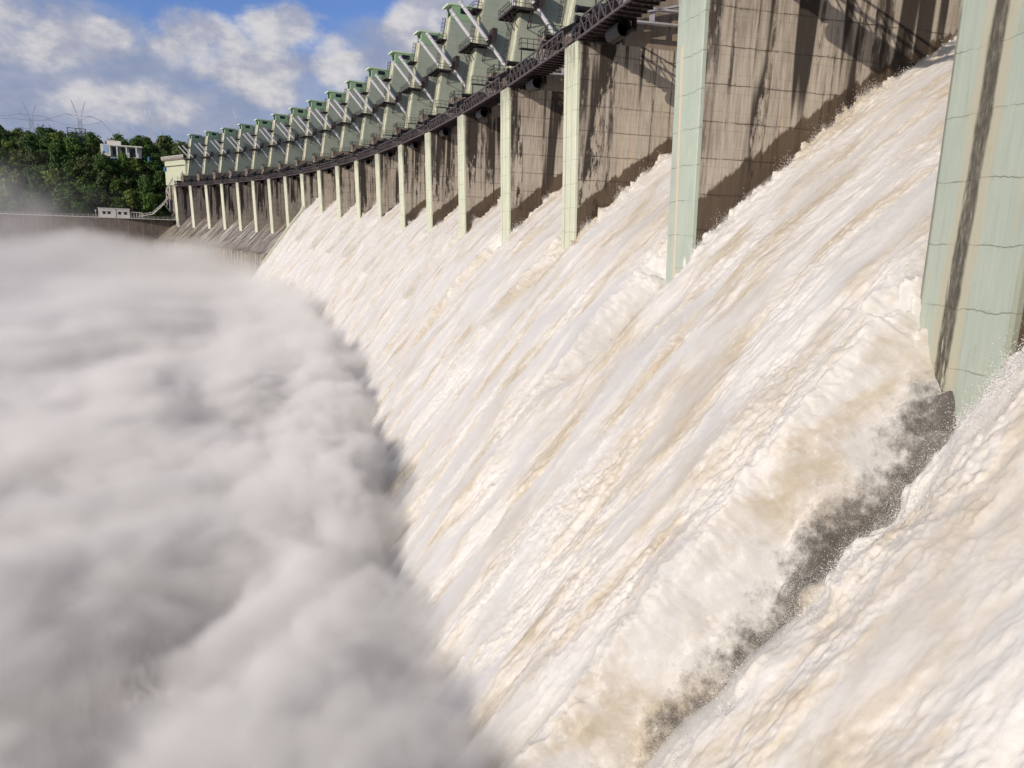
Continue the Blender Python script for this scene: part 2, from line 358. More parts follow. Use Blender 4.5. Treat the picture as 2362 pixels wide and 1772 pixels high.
# ------------------------------------------------------------------ pier prototype
ZT = 18.1
LEAN = [.037]
def fx(z): return LEAN[0]*(ZT - z)            # nose face leans slightly upstream towards its foot
def tx(z): return 7.8 + .151*(z - 25.0)      # sloping downstream edge of the tower
def make_pier(wet, nose_mat, full=True):
    r = empty('spillway_pier')
    foot = -16.0
    mb = MB()
    # body: side walls and top shelf, with the nose face left to its own part
    prof = [(fx(ZT)+.05, ZT), (fx(foot)+.05, foot), (46, foot), (46, 24.0), (9.0, 24.0), (8.9, 24.0), (4.9, 24.0), (4.9, ZT)]
    prof = [(fx(ZT)+.05, ZT), (fx(foot)+.05, foot), (46, foot), (46, ZT), (4.9, ZT)]
    mb.prism(prof, -T, 0)
    mb.build('wall', M['side_wet' if wet else 'side_dry'], r)
    nb = MB(); c = .12
    vs = []
    for z in (foot, ZT+.003):
        x = fx(z); vs += [(x+.30, -T-.003, z), (x+.05, -T-.003, z), (x, -T+c, z), (x, -c, z), (x+.05, .003, z), (x+.30, .003, z)]
    fs = [(i+1, i, i+6, i+7) for i in range(5)] + [(6, 11, 10, 9, 8, 7)]
    nb.add(vs, fs); nb.build('nose', nose_mat, r)
    bb = MB(); bb.prism([(4.9, ZT+.004), (40, ZT+.004), (40, 24.95), (4.9, 24.95)], -T+.01, -.01); bb.build('block', M['block'], r)
    # tower
    tb = MB(); tb.prism([(tx(24.95)+.12, 24.953), (34, 24.953), (34, 47.9), (17.5, 47.9), (17.5, 45.6), (tx(45.6)+.12, 45.6)], -T, 0)
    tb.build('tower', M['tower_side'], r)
    tf = MB(); a = 24.955; b2 = 46.2
    for y0, y1, dx in ((-T-.004, -2.45, 0), (-2.45, -1.7, .12), (-1.7, .004, 0)):
        vs = [(tx(a)+dx, y0, a), (tx(a)+dx, y1, a), (tx(b2)+dx, y1, b2), (tx(b2)+dx, y0, b2), (tx(a)+.28, y0, a), (tx(a)+.28, y1, a), (tx(b2)+.28, y1, b2), (tx(b2)+.28, y0, b2)]
        tf.add(vs, [(0, 3, 2, 1), (4, 5, 6, 7), (0, 4, 7, 3), (1, 2, 6, 5), (2, 3, 7, 6)])
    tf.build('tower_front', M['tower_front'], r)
    # cabin
    cb = MB(); z0, z1 = 45.604, 48.55; xf = 11.35; x1 = 17.3; y0 = -T-.06; y1 = .06; th = .22
    cb.box((xf, y0+th, z0), (xf+th, y0+1.0, z1)); cb.box((xf, y1-.7, z0), (xf+th, y1-th, z1)); cb.box((xf, y0+1.0, z1-.5), (xf+th, y1-.7, z1))
    for (ya, yb) in ((y0, y0+th), (y1-th, y1)):
        cb.box((xf, ya, z0), (13.3, yb, z1)); cb.box((15.7, ya, z0), (x1, yb, z1)); cb.box((13.3, ya, z0), (15.7, yb, 46.95)); cb.box((13.3, ya, 48.15), (15.7, yb, z1))
    cb.box((x1-th, y0+th, z0), (x1, y1-th, z1)); cb.box((x1+.004, y0, 47.9), (22.0, y1, 48.3))
    ca = cb.build('cabin', M['cabin'], r)
    rf = MB(); rf.prism([(10.3, 48.35), (11.3, 48.56), (17.5, 48.556), (17.5, 49.0), (11.3, 49.0), (10.3, 48.75)], y0-.12, y1+.12); rf.build('roof', M['cabin_roof'], ca)
    wn = MB(); wn.box((13.3, y0+.10, 46.95), (15.7, y0+.14, 48.15))
    for q in (14.1, 14.9): wn.box((q-.04, y0+.06, 46.95), (q+.04, y0+.099, 48.15))
    wn.build('window', M['glass'], ca)
    wn = MB(); wn.box((13.3, y1-.14, 46.95), (15.7, y1-.10, 48.15)); wn.build('window', M['glass'], ca)
    dr = MB(); dr.box((xf+.1, y0+1.0, z0), (xf+.16, y1-.7, z1-.5)); dr.build('door', M['black'], ca)
    # ladder with cage on the tower front
    ld = MB()
    def lad(za, zb, y):
        xa = lambda z: tx(z) - .25
        for dy in (-.24, .24): ld.bar((xa(za), y+dy, za), (xa(zb), y+dy, zb), .07)
        z = za
        while z < zb:
            ld.bar((xa(z), y-.24, z), (xa(z), y+.24, z), .045); z += .42
        z = za + 2.2
        while z < zb:
            pts = [(xa(z), y-.3, z), (xa(z)-.45, y-.42, z), (xa(z)-.75, y, z), (xa(z)-.45, y+.42, z), (xa(z), y+.3, z)]
            ld.path(pts, .05); z += .85
        for k, dy in ((-.45, -.42), (-.75, 0), (-.45, .42)): ld.bar((xa(za+2.2)+k, y+dy, za+2.2), (xa(zb)+k, y+dy, zb), .045)
    lad(25.0, 34.5, -1.25); lad(34.7, 41.2, -1.25); lad(41.4, 46.5, -.9)
    ld.build('ladder', M['steel'], r)
    # main platform round the tower front and flanks
    def rails(mb, pts, z, h=1.1, gap=1.0, wd=.06):
        for a, b in zip(pts[:-1], pts[1:]):
            a = Vector(a); b = Vector(b); L = (b-a).length; n = max(1, round(L/gap))
            for k in range(n+1):
                p = a + (b-a)*k/n; mb.bar((p.x, p.y, z), (p.x, p.y, z+h), wd)
            for hh in (h, h*.5): mb.bar((a.x, a.y, z+hh), (b.x, b.y, z+hh), wd)
    pf = MB(); zp = 34.6; xa, xb = 7.3, 11.3; ya, yb = -T-1.9, 1.9
    for (p, q) in (((xa, ya, zp-.08), (tx(zp)-.02, yb, zp)), ((tx(zp)-.015, ya, zp-.08), (xb, -T-.02, zp)), ((tx(zp)-.015, .02, zp-.08), (xb, yb, zp))): pf.box(p, q)
    for y in np.linspace(ya, yb, 7): pf.bar((xa, y, zp-.2), (tx(zp)-.1, y, zp-.2), .1, .22)
    for x in (xa, xa+1.0): pf.bar((x, ya, zp-.22), (x, yb, zp-.22), .12, .28)
    for y in (ya, -T-.1): pf.bar((xa, y, zp-.22), (xb, y, zp-.22), .1, .28)
    for y in (yb, .1): pf.bar((xa, y, zp-.22), (xb, y, zp-.22), .1, .28)
    for y in (-T+.15, -.15, -T/2): pf.bar((xa+.2, y, zp-.3), (tx(zp-2.6)-.02, y, zp-2.6), .1)
    pf.bar((10.4, ya+.1, zp-.3), (10.4, -T-.05, zp-2.5), .12); pf.bar((10.4, ya+.1, zp-.3), (10.4, ya+.1, zp-2.6), .14); pf.bar((10.4, ya+.1, zp-2.6), (10.4, -T-.05, zp-2.6), .12)
    p_ = pf.build('platform', M['steel'], r)
    rl = MB(); rails(rl, [(xb, yb, 0), (xa, yb, 0), (xa, ya, 0), (xb, ya, 0)], zp); rl.build('railing', M['steel'], p_)
    uf = MB(); zq = 41.3; uf.box((8.5, -T, zq-.08), (tx(zq)-.02, .2, zq))
    for y in np.linspace(-T, .2, 5): uf.bar((8.5, y, zq-.18), (tx(zq)-.05, y, zq-.18), .09, .2)
    for y in (-T+.1, .1): uf.bar((8.7, y, zq-.25), (tx(zq-1.8)-.02, y, zq-1.8), .1)
    uo = uf.build('platform', M['steel'], r)
    rl = MB(); rails(rl, [(tx(zq)-.1, .2, 0), (8.5, .2, 0), (8.5, -T, 0), (tx(zq)-.1, -T, 0)], zq); rl.build('railing', M['steel'], uo)
    # hoist support plates standing out from both flanks
    for (ya, yb) in ((-T-2.2, -T-.02), (.02, 2.2)):
        pl = MB(); pl.prism([(11.6, 34.9), (12.5, 35.4), (12.7, 37.6), (11.8, 37.7)], ya, yb)
        for q in range(5): pl.box((11.35, ya+.2, 35.2+q*.28), (11.7, yb-.2, 35.3+q*.28))
        pl.build('bracket', M['steel'], r)
    # railing on the block and the stair down to the low landing
    rl = MB(); zb = 24.96
    rails(rl, [(7.6, -T+.1, 0), (5.0, -T+.1, 0), (5.0, -.1, 0), (7.6, -.1, 0)], zb)
    rl.bar((5.0, -T-.2, zb+1.1), (3.7, -T-.2, 23.8), .06); rl.bar((5.0, -T-.2, zb+.1), (3.7, -T-.2, 22.7), .1)
    for k in range(6): rl.bar((5-.22*k, -T-.9, zb-.38*k), (5-.22*k, -T-.2, zb-.38*k), .16, .05)
    for k in range(4): rl.bar((5-.43*k, -T-.2, zb-.75*k), (5-.43*k, -T-.2, zb-.75*k+1.1), .05)
    rl.box((1.2, -T-1.0, 22.62), (3.75, -T-.1, 22.70)); rails(rl, [(3.7, -T-1.0, 0), (1.2, -T-1.0, 0), (1.2, -T-.1, 0)], 22.7, gap=.8)
    rl.bar((1.3, -T-.9, 22.6), (1.3, -T-.9, ZT+.1), .12); rl.bar((3.6, -T-.9, 22.6), (3.6, -T-.9, ZT+.1), .12)
    rl.build('railing', M['steel'], r)
    # prestress anchor stubs and low stub frame
    an = MB()
    for k, z in enumerate((21.1, 20.2, 19.3)): an.tube((.2, -T+.9, z), (2.4, -T+.9, z), .30, n=14); an.tube((-.02, -T+.9, z), (.2, -T+.9, z), .34, n=14)
    an.box((2.3, -T+.4, ZT+.01), (3.6, -.6, 21.7)); an.build('anchor', M['black'], r)
    return r
M['cabin_roof'] = paint('pale_green_roof_paint', (.50, .62, .44), (.56, .66, .48), lines=30, dirt=.1)

def make_hoist():
    """long hydraulic cylinder slung through its bracket, leaning upstream"""
    r = empty('hydraulic_hoist')
    a = Vector((5.3, 0, 41.7)); b = Vector((11.0, 0, 35.6)); c = Vector((17.6, 0, 28.3)); d = (b-a).normalized()
    m = MB(); m.tube(a, b, .36, n=20)
    for q in (.02, .14): m.tube(a + d*q*8, a + d*(q*8+.18), .42, n=20)
    m.build('cylinder', M['white'], r)
    e = MB(); e.tube(a - d*.25, a, .24, n=14); e.build('cap', M['grey'], r)
    m = MB(); m.tube(b, b + d*.9, .42, n=16); m.bar(b + Vector((.2, -.75, 0)), b + Vector((.2, .75, 0)), .35, .45); m.build('clevis', M['steel'], r)
    m = MB(); m.tube(b + d*.9, c, .31, n=20); m.tube(b+d*3.1, b+d*3.3, .37, n=20); m.build('rod_tube', M['white'], r)
    return r

def make_truss():
    """lattice footbridge between two piers; local y runs along the dam, 0 at the far pier face"""
    r = empty('truss_walkway'); L = D - T; z0, z1 = 0.0, 1.72; W = 2.3; N = 12
    ys = np.linspace(-.55, -L+.55, N+1)
    for x in (0.0, W):
        m = MB()
        m.bar((x, .5, z0), (x, -L-.5, z0), .16, .2); m.bar((x, ys[1]*.35, z1), (x, -L-ys[1]*.35, z1), .13, .15)
        m.bar((x, .1, z0), (x, ys[1]*.35, z1), .11); m.bar((x, -L-.1, z0), (x, -L-ys[1]*.35, z1), .11)
        for i, y in enumerate(ys): m.bar((x, y, z0), (x, y, z1), .075)
        for i in range(N):
            a, b = ys[i], ys[i+1]
            if i < N/2: m.bar((x, a, z1), (x, b, z0), .085)
            else: m.bar((x, a, z0), (x, b, z1), .085)
        m.bar((x, ys[0], .95), (x, ys[-1], .95), .05)
        m.build('side_truss', M['steel2'], r)
    m = MB()
    for y in np.linspace(-.3, -L+.3, 19): m.bar((-.1, y, -.16), (W+.1, y, -.16), .13, .18)
    for x in (.5, 1.15, 1.8): m.bar((x, .2, -.04), (x, -L-.2, -.04), .16, .06)
    m.build('floor_beams', M['steel'], r)
    m = MB(); m.box((.1, -L-.3, .0), (W-.1, .3, .04)); m.build('deck', M['steel'], r)
    return r
def make_gangway():
    r = empty('pier_gangway')
    m = MB(); m.box((.1, -T-.1, .12), (2.2, .1, .18)); m.build('deck', M['steel'], r)
    m = MB()
    for x in (.05, 2.2):
        for h in (.62, 1.15): m.bar((x, -T-.4, h), (x, .4, h), .06)
        for y in np.linspace(-T-.3, .3, 5): m.bar((x, y, .0), (x, y, 1.15), .07)
    m.build('railing', M['steel2'], r)
    return r
def make_gate(raised=True):
    r = empty('radial_gate'); L = D - T; zt = 20.4; xt = 2.4
    ang0, ang1 = (-.05, .62) if raised else (-.62, .02)
    R = 21.0
    for yc in (-1.6, -L+1.6):
        m = MB()
        for ang in ((.02, .26) if raised else (-.35, -.1)):
            a = Vector((xt, yc, zt)); b = a + Vector((math.cos(ang), 0, math.sin(ang)))*R
            dn = Vector((-math.sin(ang), 0, math.cos(ang))); dr = (b-a).normalized()
            for o in (-.55, .55): m.bar(a + dn*o*1.1 + dr*.4, b + dn*o*1.1, .5, .16)
            n = 7
            for k in range(n):
                p = a + dr*(1.2 + (R-1.6)*k/(n-1)); m.bar(p - dn*.6, p + dn*.6, .12, .9 if k % 2 == 0 else .5)
        m.build('arm', M['grey'], r)
        m = MB(); m.tube((xt, yc-.9, zt), (xt, yc+.9, zt), .85, n=20); m.build('trunnion', M['black'], r, False)
        m = MB(); m.prism([(1.2, ZT-.5), (3.4, ZT-.5), (3.2, ZT+1.6), (1.6, ZT+1.6)], yc-.4, yc+.4); m.build('trunnion_bracket', M['black'], r)
    m = MB(); m.tube((1.3, -5.6, 17.25), (1.3, -8.3, 17.25), .66, n=20, cap=False); m.tube((1.3, -8.3, 17.25), (1.3, -5.6, 17.25), .6, n=20, cap=False); m.tube((1.3, -5.7, 17.25), (1.3, -5.6, 17.25), .6, n=20); m.bar((1.3, -5.8, 17.8), (1.3, -8.0, 17.8), .3, .3); m.box((2.0, -8.6, 17.0), (2.3, -8.2, 18.0)); m.build('counter_drum', M['black'], r)
    m = MB()
    m.prism([(1.2, 20.6), (4.4, 22.2), (4.5, 23.1), (1.3, 21.3)], -L+5.0, -L+7.2); m.tube((.2, -L+8.0, 20.3), (2.6, -L+8.0, 20.3), .42, n=14); m.tube((.6, -L+8.2, 21.2), (2.6, -L+8.2, 21.2), .3, n=12); m.build('counterweight', M['black'], r)
    m = MB(); n = 8
    for k in range(n):
        a0 = ang0 + (ang1-ang0)*k/n; a1 = ang0 + (ang1-ang0)*(k+1)/n
        p = [(xt + R*math.cos(a0), zt + R*math.sin(a0)), (xt + (R+.3)*math.cos(a0), zt + (R+.3)*math.sin(a0)), (xt + (R+.3)*math.cos(a1), zt + (R+.3)*math.sin(a1)), (xt + R*math.cos(a1), zt + R*math.sin(a1))]
        m.prism(p, -L+.05, -.05)
    m.build('skin_plate', M['grey'], r)
    return r

def dz(n): return .0344*n
ORD = ['nearest', 'second', 'third', 'fourth', 'fifth', 'sixth', 'seventh', 'eighth', 'ninth', 'tenth', 'eleventh']
def where(n, word='pier'):
    """n counts from the camera; 19 is the last one at the left bank"""
    if n <= 10: return (ORD[n] + ' %s from the right' % word) if n else 'nearest %s' % word
    k = 19 - n; return (ORD[k] + ' %s from the left bank' % word) if k else '%s touching the left bank' % word
protos = {}
proto = {'wet': make_pier(True, M['nose']), 'dry': make_pier(False, M['nose_plain'])}
LEAN[0] = .024; near_p = make_pier(True, M['nose_near']); LEAN[0] = .037; near_p.scale = (1, 1.16, 1); sec_p = copy_tree(proto['wet'])
def setnose(p, m):
    for ch in p.children:
        if ch.name.startswith('nose'):
            ch.data = ch.data.copy(); ch.data.materials[0] = m
setnose(sec_p, M['nose_second'])
used = set()
piers = []
for n in range(0, 20):
    if n == 0: p = near_p
    elif n == 1: p = sec_p
    else:
        key = 'wet' if n < 12 else 'dry'
        if key in used: p = copy_tree(proto[key])
        else: p = proto[key]; used.add(key)
    x, y, th = pos(n); p.location = (x, y, dz(n)); p.rotation_euler = (0, 0, -th)
    if n == 0: lab = 'huge mint green pier nose with a wide black and tan stain'
    elif n == 1: lab = 'tall mint green pier with a thin tan stain line, second from the right edge'
    elif n < 12: lab = 'pale green pier standing in the white water, ' + where(n)
    else: lab = 'cream concrete pier above the dry chute, ' + where(n)
    tag(p, lab, 'pier', 'piers of the spillway'); piers.append(p)
h0 = make_hoist(); first = True
for n in range(1, 20):
    for yy, sidew in ((-T-1.15, 'near'), (1.15, 'far')):
        if n == 19 and yy > 0 and False: continue
        h = h0 if first else copy_tree(h0); first = False
        x, y, th = pos(n); q = Matrix.Rotation(-th, 3, 'Z') @ Vector((0, yy, 0))
        h.location = (x+q.x, y+q.y, dz(n)); h.rotation_euler = (0, 0, -th)
        tag(h, 'white slanting cylinder on the %s side of the %s' % (sidew, where(n, 'tower')), 'hoist cylinder', 'hoist cylinders on the towers')
t0 = make_truss(); g0 = make_gangway()
ga = make_gate(True); gb = make_gate(False)
L = D - T
for n in range(1, 20):
    tr = t0 if n == 1 else copy_tree(t0)
    # bay between pier n (far) and pier n-1 (near): local frame at the near face of pier n
    def bayframe(o, zz):
        x, y, th = pos(n); xa, ya, tha = pos(n-1)
        p1 = np.array([x, y]) - T*np.array([math.sin(th), math.cos(th)]); p0 = np.array([xa, ya])
        dd = p1-p0; hd = math.atan2(dd[0], dd[1]); o.location = (p1[0], p1[1], zz); o.rotation_euler = (0, 0, -hd)
    bayframe(tr, ZT + dz(n-.5)+.12)
    tag(tr, 'dark lattice footbridge on the near side of the ' + where(n), 'footbridge', 'footbridges between the piers')
    gt = (ga if n == 1 else copy_tree(ga)) if n <= 11 else (gb if n == 12 else copy_tree(gb))
    bayframe(gt, dz(n))
    tag(gt, ('raised' if n <= 11 else 'closed') + ' steel gate on the near side of the ' + where(n), 'gate', 'radial gates in the bays')
    if n < 19:
        gg = g0 if n == 1 else copy_tree(g0); x, y, th = pos(n); gg.location = (x, y, ZT+dz(n)+.12); gg.rotation_euler = (0, 0, -th)
        tag(gg, 'short railed gangway on top of the ' + where(n), 'gangway', 'gangways over the pier tops')

# ------------------------------------------------------------------ running water on the main spillway
def water_mat():
    m, t, b = new_mat('foaming_muddy_water', .55, .35)
    uv = t.n('ShaderNodeUVMap', uv_map='flow').outputs[0]
    a = t.noise(t.mapv(uv, (.34, .085, 1)), 1.0, 5, .62, .6)
    c = t.noise(t.mapv(uv, (1.2, .28, 1), (5, 3, 0)), 1.0, 5, .65, .5)
    e = t.noise(t.mapv(uv, (4.5, 2.2, 1), (1, 8, 0)), 1.0, 6, .72, .3)
    k = t.math('ADD', t.math('MULTIPLY', a, .60), t.math('ADD', t.math('MULTIPLY', c, .28), t.math('MULTIPLY', e, .12)))
    r = t.n('ShaderNodeValToRGB', inp={0: k}); cr = r.color_ramp
    cr.elements[0].position = .38; cr.elements[0].color = (.44, .375, .275, 1)
    cr.elements[1].position = .60; cr.elements[1].color = (.635, .617, .585, 1)
    for p, col in ((.44, (.51, .455, .365, 1)), (.485, (.575, .54, .48, 1)), (.54, (.62, .60, .56, 1))):
        x = cr.elements.new(p); x.color = col
    col = t.mix(t.math('MULTIPLY', t.step(e, .54, .74), .5), r.outputs[0], (.75, .74, .72))
    ba = t.n('ShaderNodeAttribute', attribute_name='bare').outputs['Fac']
    gpos = t.n('ShaderNodeTexCoord').outputs['Object']
    gr = t.noise(gpos, 1.6, 6, .75)
    bm = t.step(t.math('SUBTRACT', ba, t.math('MULTIPLY', t.math('SUBTRACT', gr, .40), 1.5)), .12, .80)
    col = t.mix(t.math('MULTIPLY', bm, .93), col, (.075, .066, .055))
    link(t, col, b.inputs['Base Color'])
    # the foam lets some light through
    b.inputs['Subsurface Weight'].default_value = 0.0
    h1 = t.noise(t.mapv(uv, (2.2, .7, 1), (7, 7, 0)), 1.0, 8, .70, .4)
    h2 = t.noise(t.mapv(uv, (9, 6, 1), (3, 9, 0)), 1.0, 5, .7)
    bump(t, b, t.math('ADD', h1, t.math('MULTIPLY', h2, .3)), .45, .09)
    return m
M['water'] = water_mat()
# profile of the free surface, from the crest down to the basin: (u, z)
PROF = np.array([(27, 17.0), (24, 16.2), (20, 14.2), (15, 11.4), (10, 7.7), (5, 3.4), (0, -1.2), (-5, -7.0), (-10, -13.4), (-15, -20.0), (-20, -27.0), (-26, -35.5), (-30, -41.0)], float)
pl_ = np.concatenate([[0], np.cumsum(np.hypot(*np.diff(PROF, axis=0).T))]); LT = pl_[-1]
L_U0 = float(np.interp(0, PROF[::-1, 0], pl_[::-1]))          # length at u = 0 (the pier noses)
def prof(l):
    u = np.interp(l, pl_, PROF[:, 0]); z = np.interp(l, pl_, PROF[:, 1]); e = 1.2
    du = np.interp(l+e, pl_, PROF[:, 0]) - np.interp(l-e, pl_, PROF[:, 0]); dzz = np.interp(l+e, pl_, PROF[:, 1]) - np.interp(l-e, pl_, PROF[:, 1])
    q = np.hypot(du, dzz); return u, z, dzz/q, -du/q          # normal (nu, nz) pointing out of the dam: (-nz.., )
WAKE = {0: (3.9, 34, .55), 1: (3.0, 13, .9), 2: (1.2, 10, .8), 3: (1.5, 24, .8), 4: (1.0, 12, .8), 5: (1.0, 12, .8)}
def disp(S, Lg):
    """displacement of the water surface (m, along its normal) and of s, at s along the dam and l down the slope"""
    run = sstep(Lg, 2, L_U0+22)
    wx = fbm(S/9, Lg/14, 2, 40)*1.2
    d = fbm((S+wx)/8.5, Lg/34, 2, 1)*(.16+.24*run) - 1.7*sstep(-S, 3.5, 11)*sstep(Lg, L_U0-6, L_U0+6)
    st = fbm((S+wx)/1.7, Lg/15, 4, 11, .60)*(.09+.08*run)
    lump = fbm(S/1.7, Lg/5.0, 5, 21, .66)*(.05+.085*run)
    ed = sstep(fbm(S/5, Lg/9, 2, 31), -.25, .55)
    fine = fbm(S/.30, Lg/.62, 4, 51, .72)*(.016+.060*ed)*(.5+.8*run)
    d = d + st + lump + fine
    bare = np.zeros_like(d)
    # wakes behind the piers
    for n in range(-1, 13):
        sc = n*D - T/2; dp, ln, wd = WAKE.get(n, (1.0, 11, .7)); dl = Lg - L_U0 - .3
        wob = fbm(Lg/6, Lg*0+n*3.7, 3, 61)*.5*sstep(dl, 0, 12)
        near = n == 0; x = (S - sc - wob) + (.5 + 1.0*sstep(dl, -2, 9) if near else 0)
        hw = np.maximum(T/2*(1.05 - .35*np.clip(dl, 0, None)/ln), .5)*(1.05 if near else 1)
        prof_ = np.exp(-np.abs(x/hw)**2.4) if not near else np.where(x > 0, np.exp(-np.abs(x/hw)**2.2), np.exp(-np.abs(x/(hw*1.25))**1.7))
        if near: prof_ = prof_*(1 + .20*fbm(S/1.1, Lg/2.6, 4, 131, .55)*sstep(-x, 0, hw))
        amp = dp*sstep(dl, -3.2, .3)*(1 - sstep(dl, ln*.45, ln*1.05))*(1 + .25*fbm(S/1.5, Lg/3.5, 3, 71))
        d = d - prof_*amp
        xb = (x - .12*hw)/(hw*.58)
        bare = np.maximum(bare, np.exp(-xb**2)*sstep(dl, -1.5, .5)*(1 - sstep(dl, ln*.35, ln*1.0))*min(dp/3.0, 1.0)**1.5)
        rim = np.exp(-((x - hw*1.3)/.6)**2)*.9 + np.exp(-((x + hw*1.2)/.5)**2)*.15
        d = d + rim*(.35+.12*fbm(S/.7, Lg/1.0, 4, 81, .6))*sstep(dl, -1, 5)*(1-sstep(dl, ln, ln+14))*min(dp, 1.6)
        d = d + np.exp(-(x/1.4)**2)*.5*sstep(dl, ln*.8, ln*1.1)*(1-sstep(dl, ln+6, ln+26))
        # water pulled down and broken where it slides along the pier walls
        if True:
            edge = np.exp(-(np.abs(np.abs(S - sc) - T/2)/1.1))*(Lg < L_U0+2)
            d = d + edge*(fbm(S/1.0, Lg/2.2, 5, 91, .65)*.75 - .15)
    return d, bare
def s_rows(s0, s1, k):
    out = [s0]; 
    while out[-1] < s1:
        s = out[-1]; dist = math.hypot(28, 22+s); out.append(s + max(.05, dist/697*k))
    return np.array(out)
srow = s_rows(-26, 11*D - T + .2, 1.25)
# several strips so that the near water gets more samples down the slope
def rise(s_):
    q = s_/D; return .0344*np.clip(q, 0, 12) + 2.4*sstep(q, 5.6, 7.2) + 2.9*sstep(q, 8.8, 10.6)
def water_strip(s, nl, l0=0.0, l1=None):
    l = np.linspace(l0, LT if l1 is None else l1, nl)
    S, Lg = np.meshgrid(s, l, indexing='ij')
    u, z, nu, nz = prof(Lg); d, bare = disp(S, Lg)
    # outward normal of the slope in the (u, z) plane
    U = u + nu*d; Z = z + nz*d
    P = place(S.ravel(), U.ravel(), Z.ravel() + rise(S.ravel()))
    return P, np.stack([S.ravel(), Lg.ravel()], -1), (len(s), nl), bare.ravel()
cuts = [(-26, 14, 1150), (14, 60, 850), (60, 130, 560), (130, 11*D-T+.2, 380)]
VV, UU, FF, BB, base = [], [], [], [], 0
for a, b, nl in cuts:
    s = srow[(srow >= a-.001) & (srow <= b+.001)]
    nx = srow[srow > b+.001]
    if len(nx) and b < 11*D-2: s = np.append(s, nx[0])
    P, uv, (na, nb), br = water_strip(s, nl)
    VV.append(P); BB.append(br); UU.append(uv); FF.append(grid_faces(na, nb) + base); base += na*nb
water = np_mesh('water', np.concatenate(VV), np.concatenate(FF), M['water'], True, np.concatenate(UU), {'bare': np.concatenate(BB)})
tag(water, kind='structure')
print('water verts', base)


# ------------------------------------------------------------------ left bank: wall, hill, trees, buildings
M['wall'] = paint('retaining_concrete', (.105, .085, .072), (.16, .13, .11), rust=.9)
M['white_wall'] = simple('off_white_plaster', (.60, .58, .52), .8, 0, .12, .6)
M['leaf_a'] = None
def leaf_mat(name, a, bcol):
    m, t, b = new_mat(name, .75, .2)
    oi = t.n('ShaderNodeObjectInfo').outputs['Random']; tc = t.n('ShaderNodeTexCoord').outputs['Object']
    nz = t.noise(tc, .8, 4, .6)
    k = t.math('ADD', t.math('MULTIPLY', oi, .65), t.math('MULTIPLY', t.math('SUBTRACT', nz, .5), 1.4))
    col = t.mix(t.step(k, -.1, .9), a, bcol); link(t, col, b.inputs['Base Color'])
    b.inputs['Transmission Weight'].default_value = 0.0
    return m
leafA = leaf_mat('dark_leaves', (.024, .052, .012), (.075, .135, .026))
leafB = leaf_mat('olive_leaves', (.050, .072, .028), (.150, .175, .060))
leafC = leaf_mat('yellow_green_leaves', (.075, .115, .020), (.150, .205, .040))
bark = simple('bark', (.10, .075, .05), .9)
ground = simple('hill_soil', (.022, .028, .012), .95, 0, .4, .15)
def hill_z(x, y):
    base = -1.2 + 43*sstep(y, 480+.0*x, 585) + 5*sstep(y, 585, 700)
    cut = sstep(x, -62, -44)*0
    return base + fbm(np.asarray(x)/40, np.asarray(y)/40, 3, 201)*3*sstep(y, 486, 510)
gx = np.linspace(-700, 260, 90); gy = np.concatenate([np.linspace(476, 720, 60), np.array([800, 1000, 1500, 3000, 9000])])
GX, GY = np.meshgrid(gx, gy, indexing='ij'); GZ = hill_z(GX, GY)
# the hill falls away behind the dam, into the reservoir
GZ = GZ - 30*sstep(GX, -20, 60)
hl = np_mesh('hill', np.stack([GX, GY, GZ], -1), grid_faces(len(gx), len(gy)), ground, True); tag(hl, kind='structure')
rvm, t, b = new_mat('reservoir_water', .15, .5); b.inputs['Base Color'].default_value = (.10, .10, .08, 1)
m = MB(); m.add([(50, -400, 20), (6000, -400, 20), (6000, 9000, 20), (50, 9000, 20)], [(0, 1, 2, 3)]); o = m.build('reservoir', rvm); tag(o, kind='structure')
m = MB(); m.add([(-9000, -9000, -46), (9000, -9000, -46), (9000, 9000, -46), (-9000, 9000, -46)], [(0, 1, 2, 3)]); o = m.build('ground', ground); tag(o, kind='structure')
# leaf clump crowns
def crown_mesh(name, seed, rx, rz, nblob, nleaf, leaf, mat):
    rs = np.random.RandomState(seed); cs = []
    for i in range(nblob):
        a = rs.uniform(0, 2*np.pi); q = rs.uniform(.15, .75); zz = rs.uniform(-.55, .75)
        cs.append((math.cos(a)*q*rx*(1-.45*max(zz, 0)), math.sin(a)*q*rx*(1-.45*max(zz, 0)), zz*rz, rs.uniform(.30, .52)*rx))
    V = []; 
    per = nleaf//nblob
    for (cx, cyy, cz, r) in cs:
        dv = rs.normal(size=(per, 3)); dv /= np.linalg.norm(dv, axis=1)[:, None]
        rad = r*(rs.uniform(.45, 1.1, per) + (rs.uniform(0, 1, per) < .12)*rs.uniform(0, .45, per))[:, None]; p = np.array([cx, cyy, cz]) + dv*rad*np.array([1, 1, .8])
        nrm = dv + rs.normal(size=(per, 3))*.45; nrm /= np.linalg.norm(nrm, axis=1)[:, None]
        tn = np.cross(nrm, rs.normal(size=(per, 3))); tn /= np.linalg.norm(tn, axis=1)[:, None]; bn = np.cross(nrm, tn)
        sz = leaf*rs.uniform(.5, 1.25, per)[:, None]
        V.append(np.stack([p - tn*sz - bn*sz*.7, p + tn*sz - bn*sz*.5, p + tn*sz*.8 + bn*sz*.8, p - tn*sz*.6 + bn*sz], 1).reshape(-1, 3))
    V = np.concatenate(V); F = np.arange(len(V)).reshape(-1, 4)
    o = np_mesh(name, V, F, mat, False); return o
